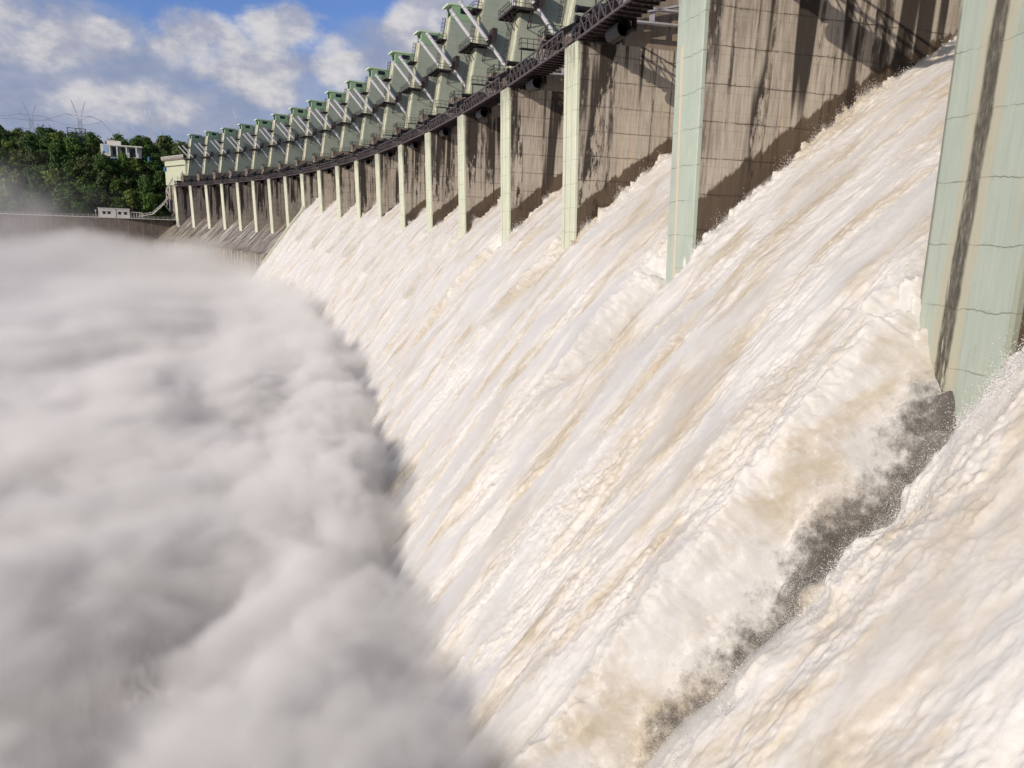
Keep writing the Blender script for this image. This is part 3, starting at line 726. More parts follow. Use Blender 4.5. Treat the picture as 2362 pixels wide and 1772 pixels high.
def make_tree(seed, rx, rz, mat, th):
    r = empty('broadleaf_tree')
    rs = random.Random(seed); c = crown_mesh('crown', seed, rx, rz, 20, 1900, .38, mat); c.parent = r; c.location = (0, 0, th + rz*.6)
    m = MB(); m.tube((0, 0, -1.5), (.2, .1, th*.6), .32, .22, 8); m.tube((.2, .1, th*.6), (0, .2, th+rz*.5), .22, .09, 8)
    for k in range(6):
        a = rs.uniform(0, 6.28); m.tube((.1, .1, th*.6 + k*.4), (math.cos(a)*rx*.6, math.sin(a)*rx*.6, th + rz*(.2+.15*k)), .11, .04, 6)
    m.build('trunk', bark, r); return r
tps = [make_tree(1, 5.2, 4.2, leafA, 4.0), make_tree(2, 4.4, 4.8, leafA, 4.5), make_tree(3, 5.8, 4.0, leafB, 3.6), make_tree(4, 3.8, 4.6, leafC, 4.0), make_tree(5, 4.8, 3.6, leafA, 3.2), make_tree(6, 3.0, 5.6, leafB, 4.0)]
kinds = ['broad dark green tree on the wooded hillside', 'rounded dark green tree on the wooded hillside', 'wide grey olive tree on the wooded hillside', 'bright yellow green tree on the wooded hillside', 'low dark green tree on the wooded hillside', 'tall narrow olive tree on the wooded hillside']
rs = random.Random(11); used_t = set()
def put_tree(k, x, y, z, sc, lab=None):
    r = copy_tree(tps[k]) if k in used_t else tps[k]; used_t.add(k)
    r.location = (x, y, z); r.scale = (sc, sc, sc*rs.uniform(.9, 1.15)); r.rotation_euler = (0, 0, rs.uniform(0, 6.28))
    tag(r, lab or kinds[k], 'tree', 'trees on the wooded hill')
yrow = 491.0; ri = 0
while yrow < 640:
    x = -236 + (ri % 2)*4.5
    while x < -34:
        xx = x + rs.uniform(-2, 2); yy = yrow + rs.uniform(-3, 3)
        z = float(hill_z(np.array(xx), np.array(yy)))
        pxx = IMW/2 + FPX*(CR @ np.array([xx, yy, z]))/(CF @ np.array([xx, yy, z]))
        skip = (222 < pxx < 315 and 541 < yy < 575) or (pxx > 385 and yy < 530) or pxx < -90 or (yy > 600 and 180 < pxx < 300) or (215 < pxx < 345 and yy < 494)
        if not skip: put_tree(rs.choice([0, 0, 1, 1, 2, 3, 4, 4, 5]), xx, yy, z-1.2, rs.uniform(.95, 1.55)*(.7 if yrow < 500 else 1))
        x += rs.uniform(7.0, 9.5)
    yrow += 9.5 if yrow < 600 else 16; ri += 1
for (px_, py_, dd, k, sc, lab) in [(428, 336, 600, 0, 1.5, 'dark tree rising behind the leftmost tower cabin'), (405, 342, 600, 1, 1.0, 'smaller dark tree left of the leftmost tower cabin'), (320, 325, 575, 0, 1.35, 'large dark tree right of the flat roofed building'), (335, 322, 590, 4, 1.1, 'dark skyline tree beside the tall lattice mast'), (240, 366, 528, 0, 1.2, 'dark tree below the left end of the flat roofed building'), (262, 368, 530, 4, 1.2, 'low tree below the middle of the flat roofed building'), (285, 371, 530, 1, 1.15, 'rounded tree below the columns of the flat roofed building'), (308, 374, 530, 3, 1.1, 'bright tree below the right end of the flat roofed building'), (212, 322, 560, 1, 1.1, 'dark rounded tree left of the flat roofed building')]:
    p = at(px_, py_, dd); put_tree(k, p.x, p.y, p.z - 9*sc, sc, lab)

# retaining wall with its crest railing
w0 = np.array([-330.0, 424.0]); w1 = np.array([-50.5, 483.0]); wd = w1-w0; wl_ = float(np.hypot(*wd)); wa = math.atan2(wd[1], wd[0])
r = empty('retaining_wall', (w0[0], w0[1], 0), wa); tag(r, 'long stained concrete wall below the wooded hill, behind the mist', 'wall')
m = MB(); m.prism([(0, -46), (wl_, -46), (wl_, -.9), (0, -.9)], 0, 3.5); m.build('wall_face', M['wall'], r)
m = MB(); m.box((0, -.35, -.896), (wl_, 3.6, -.45)); m.build('coping', M['white_wall'], r)
m = MB()
for k in range(int(wl_/2.6)): m.bar((k*2.6, -.1, -.45), (k*2.6, -.1, .75), .12)
for h in (.2, .75): m.bar((0, -.1, h), (wl_, -.1, h), .07)
m.build('railing', M['white_wall'], r)
m = MB(); m.box((0, 3.65, -1.6), (wl_, 16, -.8)); o = m.build('path', ground); o.location = (w0[0], w0[1], 0); o.rotation_euler = (0, 0, wa); tag(o, kind='structure')
def frame_on_wall(d, back=1.0):
    e = wd/wl_; return (w0[0]+e[0]*d - e[1]*back, w0[1]+e[1]*d + e[0]*back)
def wall_d(pxx):
    best = min(range(0, int(wl_)*2), key=lambda k: abs(IMW/2 + FPX*(CR @ np.array([*frame_on_wall(k/2), 0]))/(CF @ np.array([*frame_on_wall(k/2), 0])) - pxx)); return best/2
# small white house on the wall
dA, dB, dC = wall_d(229), wall_d(299), wall_d(328)
x, y = frame_on_wall(dA, 1.2); r = empty('small_house', (x, y, -.45), wa); tag(r, 'small white house with four dark windows on the wall crest', 'house')
LW = dB-dA; m = MB(); m.box((0, 0, 0), (LW, 6, 4.9)); m.build('wall', M['white_wall'], r)
m = MB(); m.box((-.4, -.5, 4.9), (LW+.3, 6.3, 5.25)); m.build('roof', M['white_wall'], r)
for q in (.17, .33, .67, .86):
    m = MB(); m.box((LW*q-.8, -.06, 1.7), (LW*q+.8, .0-.002, 3.3)); m.bar((LW*q, -.09, 1.7), (LW*q, -.09, 3.3), .1); wi = m.build('window', M['glass'], r)
    m = MB(); m.box((LW*q-1.0, -.5, 3.45), (LW*q+1.0, -.01, 3.6)); m.build('sunshade', M['white_wall'], wi)
m = MB(); m.box((LW*.55, -.12, 0), (LW*.565, -.003, 4.9)); m.build('downpipe', M['steel'], r)
x, y = frame_on_wall(dB+.8, 1.8); r = empty('porch', (x, y, -.45), wa); tag(r, 'low open porch with thin posts right of the small white house', 'porch')
LW = dC-dB-.8; m = MB(); m.box((0, 0, 3.2), (LW, 5, 3.5)); m.build('roof', M['white_wall'], r)
for q in range(5): m = MB(); m.bar((LW*q/4, .2, 0), (LW*q/4, .2, 3.2), .3); m.build('post', M['white_wall'], r)
m = MB(); m.box((.2, 4.4, 0), (LW-.2, 4.8, 3.2)); m.build('back_wall', M['steel'], r)
x, y = frame_on_wall(wall_d(222), .8); r = empty('lamp_post', (x, y, -.45)); tag(r, 'thin lamp post left of the small white house', 'lamp post')
m = MB(); m.tube((0, 0, 0), (0, 0, 3.4), .09); m.build('pole', M['white_wall'], r); m = MB(); m.box((-.35, -.2, 3.4), (.35, .2, 3.9)); m.build('lamp_head', M['white_wall'], r)
# flat roofed building on the hill
p = at(232, 346, 545); q = at(318, 360, 545); ang = math.atan2((q-p).y, (q-p).x) ; r = empty('flat_roofed_building', (p.x, p.y, p.z-3.5), ang-.10); r.scale = (.86, .86, .86)
tag(r, 'cream flat roofed building with columns among the hilltop trees', 'building')
M['pale_blue'] = simple('pale_blue_panel', (.28, .42, .58), .5, 0, .08, 2.0)
m = MB(); m.box((0, 0, 0), (6.5, 9, 8.6)); m.box((6.5, 4, 0), (27, 9, 7.6)); m.build('wall', M['white_wall'], r)
m = MB(); m.box((1.8, -.12, 2.2), (5.2, -.004, 8.2)); m.build('blue_panel', M['pale_blue'], r)
m = MB(); m.box((6.5, -1.0, 7.604), (28, 9.4, 8.5)); m.build('roof', M['white_wall'], r)
m = MB(); m.box((4.2, 2.0, 8.604), (13.5, 8, 11.6)); m.box((4.0, 1.8, 11.6), (10, 8.2, 12.0)); m.build('roof_room', M['white_wall'], r)
for q in (10.5, 16.8, 23.5): m = MB(); m.box((q, -.6, 0), (q+.9, .3, 7.6)); m.build('column', M['white_wall'], r)
for q in (7.4, 13.0, 19.0): m = MB(); m.box((q, 3.9, .6), (q+4.2, 3.996, 7.0)); m.build('window', M['glass'], r)
# lattice pylons and masts
def lattice(mb, base_w, top_w, z0, z1, n, wd=.3):
    for sx in (-1, 1):
        for sy in (-1, 1): mb.bar((sx*base_w/2, sy*base_w/2, z0), (sx*top_w/2, sy*top_w/2, z1), wd)
    for k in range(n):
        a = z0+(z1-z0)*k/n; b = z0+(z1-z0)*(k+1)/n; wa_ = base_w+(top_w-base_w)*k/n; wb_ = base_w+(top_w-base_w)*(k+1)/n
        for s_ in (-1, 1):
            mb.bar((-wa_/2, s_*wa_/2, a), (wb_/2, s_*wb_/2, b), wd*.7); mb.bar((wa_/2, s_*wa_/2, a), (-wb_/2, s_*wb_/2, b), wd*.7)
            mb.bar((s_*wa_/2, -wa_/2, a), (s_*wb_/2, wb_/2, b), wd*.7)
        mb.bar((-wb_/2, -wb_/2, b), (wb_/2, -wb_/2, b), wd*.6)
M['pylon'] = simple('galvanised_steel', (.60, .60, .62), .5, .3)
ends = {}
for name, (bx, by, dd, H, lab) in {'a': (77, 330, 650, 40.5, 'left lattice pylon rising from the trees on the hill'), 'b': (190, 345, 590, 44, 'right lattice pylon beside the dark steel frame on the hill')}.items():
    p = at(bx, by, dd); r = empty('lattice_pylon', (p.x, p.y, p.z-12), .35); tag(r, lab, 'pylon', 'pylons on the hill')
    m = MB(); lattice(m, 5.6, 2.0, 0, H*.72, 8); m.build('lattice', M['pylon'], r)
    m = MB()
    for zz, ww in ((H*.50, 12.5), (H*.74, 13.5)):
        for s_ in (-1, 1):
            m.bar((s_*1, 0, zz+1.4), (s_*ww*.55, 0, zz+2.0), .3); m.bar((s_*1, 0, zz-.8), (s_*ww*.55, 0, zz+2.0), .22); m.bar((s_*ww*.55, 0, zz+2.0), (s_*ww, 0, zz-.6), .3)
            ends[(name, zz > H*.6, s_)] = Matrix.Translation(r.location) @ Matrix.Rotation(.35, 4, 'Z') @ Vector((s_*ww, 0, zz-.7))
    m.build('crossarm', M['pylon'], r)
    m = MB()
    for s_ in (-1, 1): m.bar((s_*.8, 0, H*.72), (s_*4.2, 0, H), .26); m.bar((0, 0, H*.74), (s_*4.2, 0, H), .16)
    m.build('earth_horn', M['pylon'], r)
def wire(a, b, lab, sag=3.0):
    m = MB(); n = 10; pts = [a.lerp(b, k/n) - Vector((0, 0, sag*4*(k/n)*(1-k/n))) for k in range(n+1)]
    for p, q in zip(pts[:-1], pts[1:]): m.bar(p-a, q-a, .10)
    o = m.build('power_line', M['steel'], None, loc=a); tag(o, lab, 'power line', 'power lines between the pylons')
hs = {(False, -1): 'lower left', (False, 1): 'lower right', (True, -1): 'upper left', (True, 1): 'upper right'}
for k, nm in hs.items():
    wire(ends[('a', k[0], k[1])], ends[('b', k[0], k[1])], 'thin wire strung between the %s arms of both pylons' % nm)
    a = ends[('a', k[0], k[1])]; wire(a, a + Vector((-190, -20, 2)), 'thin wire leaving the %s arm of the left pylon leftwards' % nm)
a = ends[('b', True, 1)]; wire(a, at(300, 330, 540), 'long wire sloping from the right pylon to the hilltop building', 2)
for (bx, ty, by, dd, bw, lab) in [(101.5, 257, 330, 650, 1.3, 'slim mast just right of the left pylon'), (155, 296, 335, 600, .7, 'short thin mast left of the dark steel frame'), (249, 307, 335, 600, .6, 'tiny aerial behind the flat roofed building'), (309.5, 290, 330, 610, .8, 'thin mast right of the flat roofed building'), (351, 252, 340, 600, 2.6, 'tall tapering lattice mast left of the dam'), (372, 305, 345, 620, .7, 'short mast right of the tall lattice mast'), (542, 252, 312, 640, .7, 'thin aerial mast behind the tower cabins'), (545.5, 262, 312, 660, .6, 'fainter aerial mast just right of the one behind the cabins')]:
    p = at(bx, by, dd); q = at(bx, ty, dd); r = empty('lattice_mast', (p.x, p.y, p.z-8)); tag(r, lab, 'mast')
    m = MB(); H = q.z-p.z+8; lattice(m, bw, .18, 0, H*.86, 10, .13); m.build('lattice', M['pylon'], r)
    m = MB(); m.tube((0, 0, H*.86), (0, 0, H), .09, .05, 6); m.build('tip', M['pylon'], r)
p = at(158, 330, 575); r = empty('switchyard_frame', (p.x, p.y, p.z-6), .2); tag(r, 'dark steel frame with crossbeams left of the right pylon', 'steel frame')
M['navy'] = simple('navy_steel', (.035, .045, .085), .5)
for q in (0, 5.0, 10.5): m = MB(); m.bar((q, 0, 0), (q, 0, 16), .5); m.build('post', M['navy'], r)
for h in (8, 10.5, 12.8, 15.8): m = MB(); m.bar((0, 0, h), (10.5, 0, h), .35, .4); m.build('crossbeam', M['navy'], r)

# non-overflow block of the dam left of the last tower
x19, y19, th19 = pos(19); x20, y20, th20 = pos(20.55)
r = empty('dam_abutment', (x19, y19, dz(19)), -th19); tag(r, 'cream concrete dam block with a white balustrade left of the last tower', 'dam block')
M['abut'] = paint('pale_yellow_green_paint', (.44, .47, .33), (.50, .52, .39), dirt=.35)
m = MB(); m.prism([(8.2, 20), (30, 20), (30, 34.6), (8.2, 34.6)], .05, 33); m.build('face', M['abut'], r)
m = MB(); m.prism([(7.4, 34.604), (30, 34.604), (30, 35.4), (7.4, 35.4)], .05, 35.6); m.build('cornice', M['block'], r)
m = MB()
for k in range(24): m.box((7.0, .4+k*1.5, 35.404), (7.35, .9+k*1.5, 36.9))
m.box((6.95, .3, 36.9), (7.4, 35.5, 37.1)); m.build('balustrade', M['white_wall'], r)
m = MB(); m.tube((7.6, .1, 31.2), (7.6, 33, 31.2), .16, n=8); m.build('pipe', M['steel'], r)
m = MB(); m.prism([(9.4, -30), (46, -30), (46, 19.996), (8.4, 19.996)], .05, 30); m.build('foundation', M['side_dry'], r)
# steel stair climbing from the wall crest to the dam
r = empty('steel_stair', (0, 0, 0)); tag(r, 'steep steel stair with white rails between the wall crest and the dam', 'stair')
pts = [at(322, 499, 470), at(352, 494, 470), at(378, 470, 470), at(390, 452, 471), at(383, 440, 471), at(398, 412, 472)]
m = MB(); m2 = MB()
for a, b in zip(pts[:-1], pts[1:]):
    n = max(2, int((b-a).length/.6)); e = Vector((.5, -1.2, 0))
    for k in range(n): p = a.lerp(b, k/n); m.bar(p, p+e, .3, .06)
    m.bar(a, b, .25); m.bar(a+e, b+e, .25)
    for o in (Vector((0, 0, 0)), e):
        m2.bar(a+o+Vector((0, 0, 1.1)), b+o+Vector((0, 0, 1.1)), .12)
        for k in range(0, n+1, 3): p = a.lerp(b, k/n)+o; m2.bar(p, p+Vector((0, 0, 1.1)), .1)
for k in range(3, 6): m.bar(pts[k], pts[k]-Vector((0, 0, 9)), .25); m.bar(pts[k]-Vector((0, 0, 9)), pts[k-1], .18)
m.build('flight', M['white_wall'], r); m2.build('railing', M['white_wall'], r)
M['blue'] = simple('blue_tank', (.03, .13, .32), .4)
for (px_, py_, rad, lab) in [(381, 391, .8, 'small blue tank beside the cream dam block'), (343, 368, .6, 'small blue tank half hidden in the trees below the masts')]:
    p = at(px_, py_, 478); r = empty('water_tank', p); tag(r, lab, 'tank')
    m = MB(); m.tube((0, 0, -1.2), (0, 0, 1.0), rad, n=16); m.tube((0, 0, 1.0), (0, 0, 1.5), rad, rad*.35, n=16); m.build('tank', M['blue'], r)
    m = MB(); m.tube((0, 0, 1.5), (0, 0, 1.7), rad*.35, n=12)
    m.build('lid', M['black'], r)

# dry chute below the closed gates, and the wall dividing it from the running water
def chute_mat():
    m, t, b = new_mat('wet_chute_concrete', .45, .5)
    uv = t.n('ShaderNodeUVMap', uv_map='flow').outputs[0]
    a = t.noise(t.mapv(uv, (.9, .05, 1)), 1.0, 5, .65, .2); c = t.noise(t.mapv(uv, (1.5, .05, 1), (3, 3, 0)), 1.0, 4, .7, .2)
    e = t.noise(t.mapv(uv, (3, 1.5, 1)), 1.0, 5, .7)
    col = t.mix(t.step(a, .38, .62), (.04, .034, .028), (.26, .21, .15))
    col = t.mix(t.math('MULTIPLY', t.step(c, .54, .60), t.step(e, .30, .50)), col, (.72, .70, .67))
    col = t.mix(t.math('MULTIPLY', t.step(c, .42, .34), .7), col, (.055, .050, .045)); link(t, col, b.inputs['Base Color'])
    bump(t, b, c, .4, .2); return m
cm = chute_mat()
ss = np.arange(11*D-T-1, 20.2*D, .8); ul = np.array([(40, 20), (26, 17), (18, 11.3), (10, 3.7), (4, -2.1), (0, -6.1), (-4, -10.0), (-7.5, -13.2), (-9.0, -13.6), (-9.2, -14.6), (-9.2, -46)], float)
ll = np.concatenate([[0], np.cumsum(np.hypot(*np.diff(ul, axis=0).T))]); lg = np.concatenate([np.linspace(0, ll[-2], 110), [ll[-1]]])
S, Lg = np.meshgrid(ss, lg, indexing='ij'); u = np.interp(Lg, ll, ul[:, 0]); z = np.interp(Lg, ll, ul[:, 1]) + .0344*S/D
z = z + fbm(S/1.2, Lg/9, 3, 301)*.18
P = place(S.ravel(), u.ravel(), z.ravel()); o = np_mesh('spillway_chute', P, grid_faces(*S.shape), cm, True, np.stack([S.ravel(), Lg.ravel()], -1))
tag(o, 'dark wet concrete chute with thin white runs of water under the closed gates', 'chute')
x, y, th = pos(11); r = empty('divide_wall', (x, y, dz(11)), -th); tag(r, 'sloping pale green wall dividing the dry chute from the white water', 'wall')
m = MB(); m.prism([(3, -20), (3, 7.2), (-.2, 5.9), (-.9, 4.3), (-5.2, -1.0), (-12, -10.2), (-16, -15.6), (-16, -40), (-8, -40)], -T, -T+1.6); m.build('wall_face', M['nose_plain'], r)

# ------------------------------------------------------------------ mist over the stilling basin
def vol_mat(name, dens, col=(.955, .93, .90), aniso=.2):
    m = bpy.data.materials.new(name); m.use_nodes = True; nt = m.node_tree; nt.nodes.clear()
    o = nt.nodes.new('ShaderNodeOutputMaterial'); v = nt.nodes.new('ShaderNodeVolumeScatter')
    v.inputs['Color'].default_value = (*col, 1); v.inputs['Density'].default_value = dens; v.inputs['Anisotropy'].default_value = aniso
    nt.links.new(v.outputs[0], o.inputs['Volume']); return m
def dam_n(x, y):
    """rough dam station (in bays) of a world point"""
    return (y - 21.7)/24.2 + np.clip(-(x-25), 0, None)*0.0
def mist_h(x, y, seed=0, soft=1.0):
    n = np.clip((y-21.7)/24.0, -3, 22)
    b = -23.6 + 6.2*sstep(n, 2.5, 12.5) + .8*sstep(n, 12, 18)
    r = np.hypot(x, y)
    wx = fbm(x/30, y/30, 2, 5+seed)*9; wy = fbm(x/30, y/30, 2, 6+seed)*9
    far = sstep(r, 60, 300)
    h = fbm((x+wx)/34, (y+wy)/34, 3, 7+seed, .5)*(2.6*(1-.5*far))
    h = h + fbm((x+wx)/9, (y+wy)/9, 3, 8+seed, .5)*(.9*(1-.5*far))*soft
    h = h + fbm((x+wx)/2.3, (y+wy)/2.3, 3, 9+seed, .55)*.22*soft*(1-far)
    return b + h
def mist_grid(seed, soft, dz_, na, nr, r0=8.0, r1=620.0, zlo=None, edge=0.0):
    az_ = np.linspace(math.radians(-52), math.radians(36), na); rr = r0*(r1/r0)**np.linspace(0, 1, nr)
    A, R_ = np.meshgrid(az_, rr, indexing='ij'); X = np.sin(A)*R_; Y = np.cos(A)*R_
    Z = mist_h(X, Y, seed, soft) + dz_
    return X, Y, Z
mc, t, b = new_mat('mist_shade_core', 1.0, 0.0)
b.inputs['Base Color'].default_value = (.42, .40, .37, 1)  # opaque sheet, coloured dark to stand in for shadow in thin mist pockets
X, Y, Z = mist_grid(0, 1.0, -5.0, 900, 700); Z = Z - 9*sstep(np.hypot(X, Y), 80, 190)
mist = np_mesh('mist', np.stack([X, Y, Z], -1), grid_faces(900, 700), mc, True); tag(mist, 'grey core under the basin spray, darkened for the shaded pockets', 'mist', kind='stuff')
def slab(name, seed, soft, dz_, na, nr, mat, depth=14.0, hfun=None, r1=620.0):
    X, Y, Z = mist_grid(seed, soft, dz_, na, nr, r1=r1)
    if hfun is not None: Z = hfun(X, Y, Z)
    Zb = np.minimum(mist_h(X, Y) - depth, Z-1)
    V = np.concatenate([np.stack([X, Y, Z], -1).reshape(-1, 3), np.stack([X, Y, Zb], -1).reshape(-1, 3)])
    f = grid_faces(na, nr); N = na*nr; i = np.arange(N).reshape(na, nr)
    edge = np.concatenate([i[:, 0], i[-1, 1:], i[-2::-1, -1], i[0, -2:0:-1]]); e2 = np.roll(edge, -1)
    side = np.stack([edge, e2, e2+N, edge+N], -1)
    F = np.concatenate([f, f[:, ::-1]+N, side])
    return np_mesh(name, V, F, mat, True)
# fine spray skin carried along by the falling water
def spray_skin():
    l = np.linspace(2, LT, 330); ss = s_rows(-26, 11*D-T+.2, 4.0)
    S, Lg = np.meshgrid(ss, l, indexing='ij'); u, z, nu, nz = prof(Lg); d, bare = disp(S, Lg)
    run = sstep(Lg, 4, LT)
    k = np.ones(7)/7
    ds = np.apply_along_axis(lambda q: np.convolve(np.pad(q, 3, 'edge'), k, 'valid'), 1, d)
    top = ds + .05 + .22*run + fbm(S/2.6, Lg/11, 4, 101, .55)*(.40+.30*run) - 3.0*bare
    bot = d*0 - 4.5
    zz = rise(S.ravel())
    A = place(S.ravel(), (u+nu*top).ravel(), (z+nz*top).ravel()+zz); B = place(S.ravel(), (u+nu*bot).ravel(), (z+nz*bot).ravel()+zz)
    na, nr = S.shape; N = na*nr; i = np.arange(N).reshape(na, nr)
    edge = np.concatenate([i[:, 0], i[-1, 1:], i[-2::-1, -1], i[0, -2:0:-1]]); e2 = np.roll(edge, -1)
    F = np.concatenate([grid_faces(na, nr), grid_faces(na, nr)[:, ::-1]+N, np.stack([edge, e2, e2+N, edge+N], -1)])
    o = np_mesh('water_spray', np.concatenate([A, B]), F, vol_mat('water_spray', 1.3, (.965, .948, .918), .2), True)
    tag(o, 'thin skin of spray over the falling white water', 'spray', kind='stuff')
spray_skin()
def mist_volume(name, lo, hi, res, label, dens=.30):
    """a voxel cloud, its density field worked out once by geometry nodes"""
    ng = bpy.data.node_groups.new(name, 'GeometryNodeTree'); ng.interface.new_socket('Geometry', in_out='OUTPUT', socket_type='NodeSocketGeometry')
    t = NT(ng); go = ng.nodes.new('NodeGroupOutput')
    P = t.n('GeometryNodeInputPosition').outputs[0]; s = t.n('ShaderNodeSeparateXYZ', inp={0: P}); X, Y, Z = s.outputs
    def mp(sc, loc=(0, 0, 0)):
        q = t.n('ShaderNodeVectorMath', operation='MULTIPLY', inp={0: P, 1: sc}).outputs[0]
        return t.n('ShaderNodeVectorMath', operation='ADD', inp={0: q, 1: loc}).outputs[0]
    y = t.math('MULTIPLY', Y, .01)
    x0 = t.math('ADD', t.math('MULTIPLY', y, t.math('ADD', 13.58, t.math('MULTIPLY', y, t.math('ADD', -5.29, t.math('MULTIPLY', y, -.1915))))), 21.95)
    tt = t.math('SUBTRACT', t.math('SUBTRACT', x0, X), 15.0)           # metres out from the foot of the chute
    tt = t.math('ADD', tt, t.math('MULTIPLY', t.step(Y, 275, 330), 13.0))
    b = t.math('ADD', -23.0, t.math('MULTIPLY', t.step(Y, 60, 300), 6.0))
    b = t.math('ADD', b, t.math('MULTIPLY', t.step(Y, 300, 390), 6.0))
    # plumes drifting up the retaining wall
    a1 = t.math('DIVIDE', t.math('ADD', X, 92.0), 26.0); a2 = t.math('DIVIDE', t.math('SUBTRACT', Y, 430.0), 45.0)
    pl1 = t.math('EXPONENT', t.math('MULTIPLY', t.math('ADD', t.math('MULTIPLY', a1, a1), t.math('MULTIPLY', a2, a2)), -1.0))
    b = t.math('ADD', b, t.math('MULTIPLY', pl1, 7.0))
    b = t.math('ADD', b, t.math('MULTIPLY', t.step(X, -110, -190), t.math('MULTIPLY', t.step(Y, 200, 420), 10.0)))
    r1 = t.math('DIVIDE', t.math('SUBTRACT', tt, 8.5), 5.5)
    ridge = t.math('EXPONENT', t.math('MULTIPLY', t.math('MULTIPLY', r1, r1), -1.0))
    h = t.math('ADD', b, t.math('MULTIPLY', ridge, 2.6)); h = t.math('SUBTRACT', h, t.math('MULTIPLY', t.step(tt, 3.5, -2.5), 3.2))
    n1 = t.noise(mp((.034, .034, .045)), 1.0, 1.5, .5, .4)
    n2 = t.noise(mp((.14, .14, .17), (3, 7, 1)), 1.0, 5, .60, .5)
    h = t.math('ADD', h, t.math('MULTIPLY', t.math('SUBTRACT', n1, .5), 14.0)); h = t.math('ADD', h, t.math('MULTIPLY', t.math('SUBTRACT', n2, .5), 11.0))
    n3 = t.noise(mp((.55, .55, .55), (5, 1, 9)), 1.0, 3, .6, .3)
    h = t.math('ADD', h, t.math('MULTIPLY', t.math('MULTIPLY', t.math('SUBTRACT', n3, .5), 4.5), t.step(tt, 26, 4)))
    w_ = t.math('ADD', .8, t.math('MULTIPLY', t.step(tt, 6, 50), 3.5)); w_ = t.math('ADD', w_, t.math('MULTIPLY', t.step(Y, 120, 330), 11.0))
    k = t.math('DIVIDE', t.math('SUBTRACT', h, Z), w_, clamp=True); k = t.math('MULTIPLY', t.math('MULTIPLY', k, k), t.math('SUBTRACT', 3.0, t.math('MULTIPLY', k, 2.0)))
    dn = t.math('MULTIPLY', k, t.math('SUBTRACT', dens, t.math('MULTIPLY', t.step(Y, 100, 320), dens*.82)))
    hz = t.math('MULTIPLY', t.math('MULTIPLY', t.step(X, -60, -170), t.step(Z, 30, -6)), t.math('MULTIPLY', t.step(n1, .38, .66), .012))
    dn = t.math('MAXIMUM', dn, hz)
    vc = ng.nodes.new('GeometryNodeVolumeCube'); link(t, dn, vc.inputs['Density']); vc.inputs['Min'].default_value = lo; vc.inputs['Max'].default_value = hi
    for i, q in enumerate(('Resolution X', 'Resolution Y', 'Resolution Z')): vc.inputs[q].default_value = max(2, int((hi[i]-lo[i])/res))
    m = bpy.data.materials.new(name); m.use_nodes = True; nt = m.node_tree; nt.nodes.clear(); tm = NT(nt)
    v = tm.n('ShaderNodeVolumePrincipled', inp={'Color': (.995, .988, .975, 1), 'Density': 1.0, 'Anisotropy': 0.0})
    o = tm.n('ShaderNodeOutputMaterial'); link(tm, v.outputs[0], o.inputs['Volume'])
    sm = ng.nodes.new('GeometryNodeSetMaterial'); link(t, vc.outputs[0], sm.inputs[0]); sm.inputs['Material'].default_value = m
    link(t, sm.outputs[0], go.inputs[0])
    mb = MB(); mb.box(lo, hi); o = mb.build(name, m); md = o.modifiers.new('mist', 'NODES'); md.node_group = ng
    tag(o, label, 'mist', kind='stuff'); return o
mist_volume('drifting_mist', (-110, -12, -34), (16, 110, -9), .52, 'rolling grey spray cloud boiling up at the foot of the near chute')
mist_volume('drifting_mist', (-420, 110.02, -34), (32, 478, 30), 2.0, 'softer bank of spray drifting over the far end of the basin')

# ------------------------------------------------------------------ drops and torn foam thrown off the running water
def droplets(name, P, size, mat, label):
    rs = np.random.RandomState(3); n = len(P)
    tet = np.array([(1, 1, 1), (1, -1, -1), (-1, 1, -1), (-1, -1, 1)], float)/1.7
    q = rs.normal(size=(n, 4)); q /= np.linalg.norm(q, axis=1)[:, None]; w_, x, y, z = q.T
    R_ = np.stack([np.stack([1-2*(y*y+z*z), 2*(x*y-z*w_), 2*(x*z+y*w_)], -1), np.stack([2*(x*y+z*w_), 1-2*(x*x+z*z), 2*(y*z-x*w_)], -1), np.stack([2*(x*z-y*w_), 2*(y*z+x*w_), 1-2*(x*x+y*y)], -1)], 1)
    V = np.einsum('nij,kj->nki', R_, tet)*size[:, None, None]*rs.uniform(.6, 1.4, (n, 1, 3)) + P[:, None, :]
    b4 = np.arange(n)[:, None]*4; F = np.concatenate([b4+np.array([0, 1, 2]), b4+np.array([0, 3, 1]), b4+np.array([0, 2, 3]), b4+np.array([1, 3, 2])])
    o = np_mesh(name, V.reshape(-1, 3), F, mat, False); tag(o, label, 'spray', kind='stuff'); return o
foam, t, b = new_mat('foam_drops', .6, .3); b.inputs['Base Color'].default_value = (.74, .72, .68, 1)
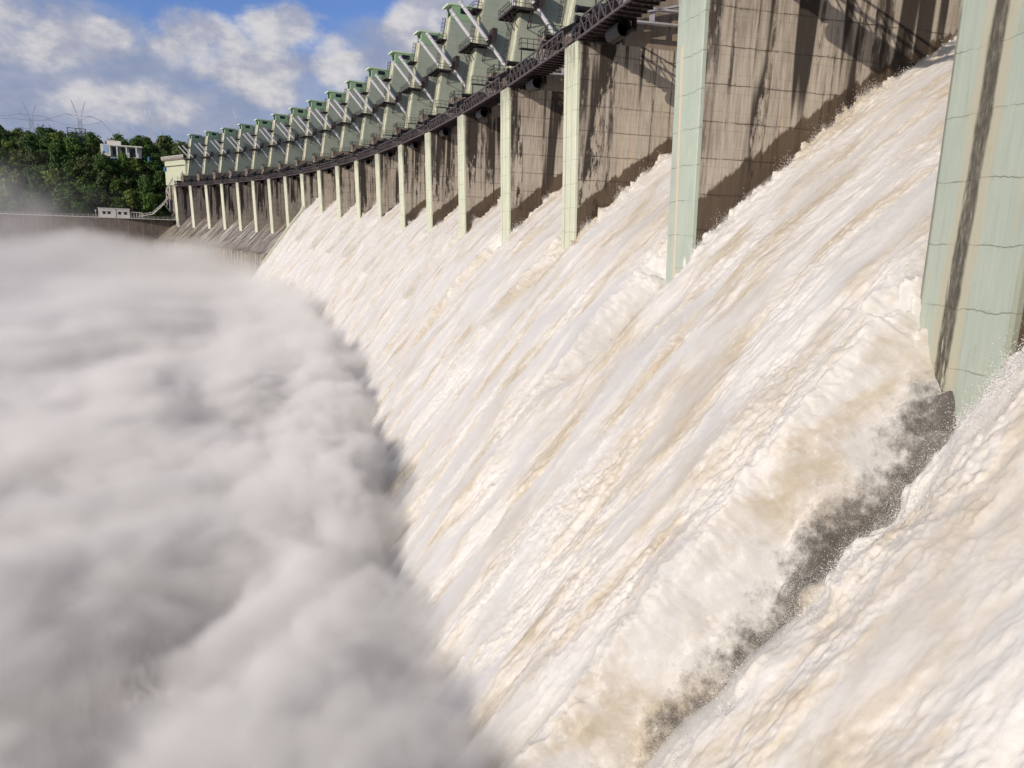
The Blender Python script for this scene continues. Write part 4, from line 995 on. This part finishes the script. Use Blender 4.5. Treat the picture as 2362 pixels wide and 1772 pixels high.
rs_ = np.random.RandomState(5); SS, LL, HH, SZ = [], [], [], []
def scatter(n, s_, l_, h_, sz): SS.append(s_); LL.append(l_); HH.append(h_); SZ.append(sz)
for n in range(0, 11):
    cnt = int(26000/(1+.6*n)); base = .0115*(1+.65*n)
    # along both walls of the pier, in ragged bursts
    for side in (.05, -T-.05):
        l_ = L_U0 - rs_.uniform(-1, 1, cnt)**2*0 - rs_.uniform(0, 24, cnt); bur = sstep(fbm(l_/1.6, l_*0+n*7+side, 4, 111), -.05, .7)
        k = rs_.uniform(0, 1, cnt) < bur+.12; l_ = l_[k]; m_ = len(l_)
        s_ = n*D + side + np.sign(side+1)*np.abs(rs_.normal(0, .7, m_)); h_ = rs_.exponential(.13, m_)*(.35+bur[k]*1.2)
        scatter(n, s_, l_, h_, base*rs_.uniform(.4, 1.5, m_))
    # over the trough and rims behind the nose
    dp, ln, wd_ = WAKE.get(n, (1.0, 11, .7)); c2 = int(cnt*(4.0 if n == 0 else 1.2))
    dl = rs_.uniform(0, 1, c2)**.8*ln*1.15; s_ = n*D - T/2 - (.5+1.0*sstep(dl, -2, 9) if n == 0 else 0) + rs_.normal(0, .55, c2)*(T/2+.5+dl*.03)
    scatter(n, s_, L_U0+.3+dl, np.abs(rs_.normal(0, .28, c2)), base*rs_.uniform(.35, 1.2, c2))
c3_ = 26000; dl = rs_.uniform(0, 1, c3_)*30; q = fbm(dl/1.3, dl*0, 4, 141); k = rs_.uniform(0, 1, c3_) < sstep(q, -.1, .6) + .15; dl = dl[k]; c3_ = len(dl)
scatter(0, -T/2 - 1.5 - 2.4 + rs_.normal(0, .45, c3_), L_U0 + .3 + dl, rs_.exponential(.20, c3_), .017*rs_.uniform(.4, 1.5, c3_))
S_, L_, H_, Z_ = map(np.concatenate, (SS, LL, HH, SZ))
u_, z_, nu, nz = prof(L_); d_, _ = disp(S_, L_); P = place(S_, u_+nu*(d_+H_), z_+nz*(d_+H_)+rise(S_))
droplets('spray_drops', P, Z_, foam, 'torn foam and drops flying off the falling white water')
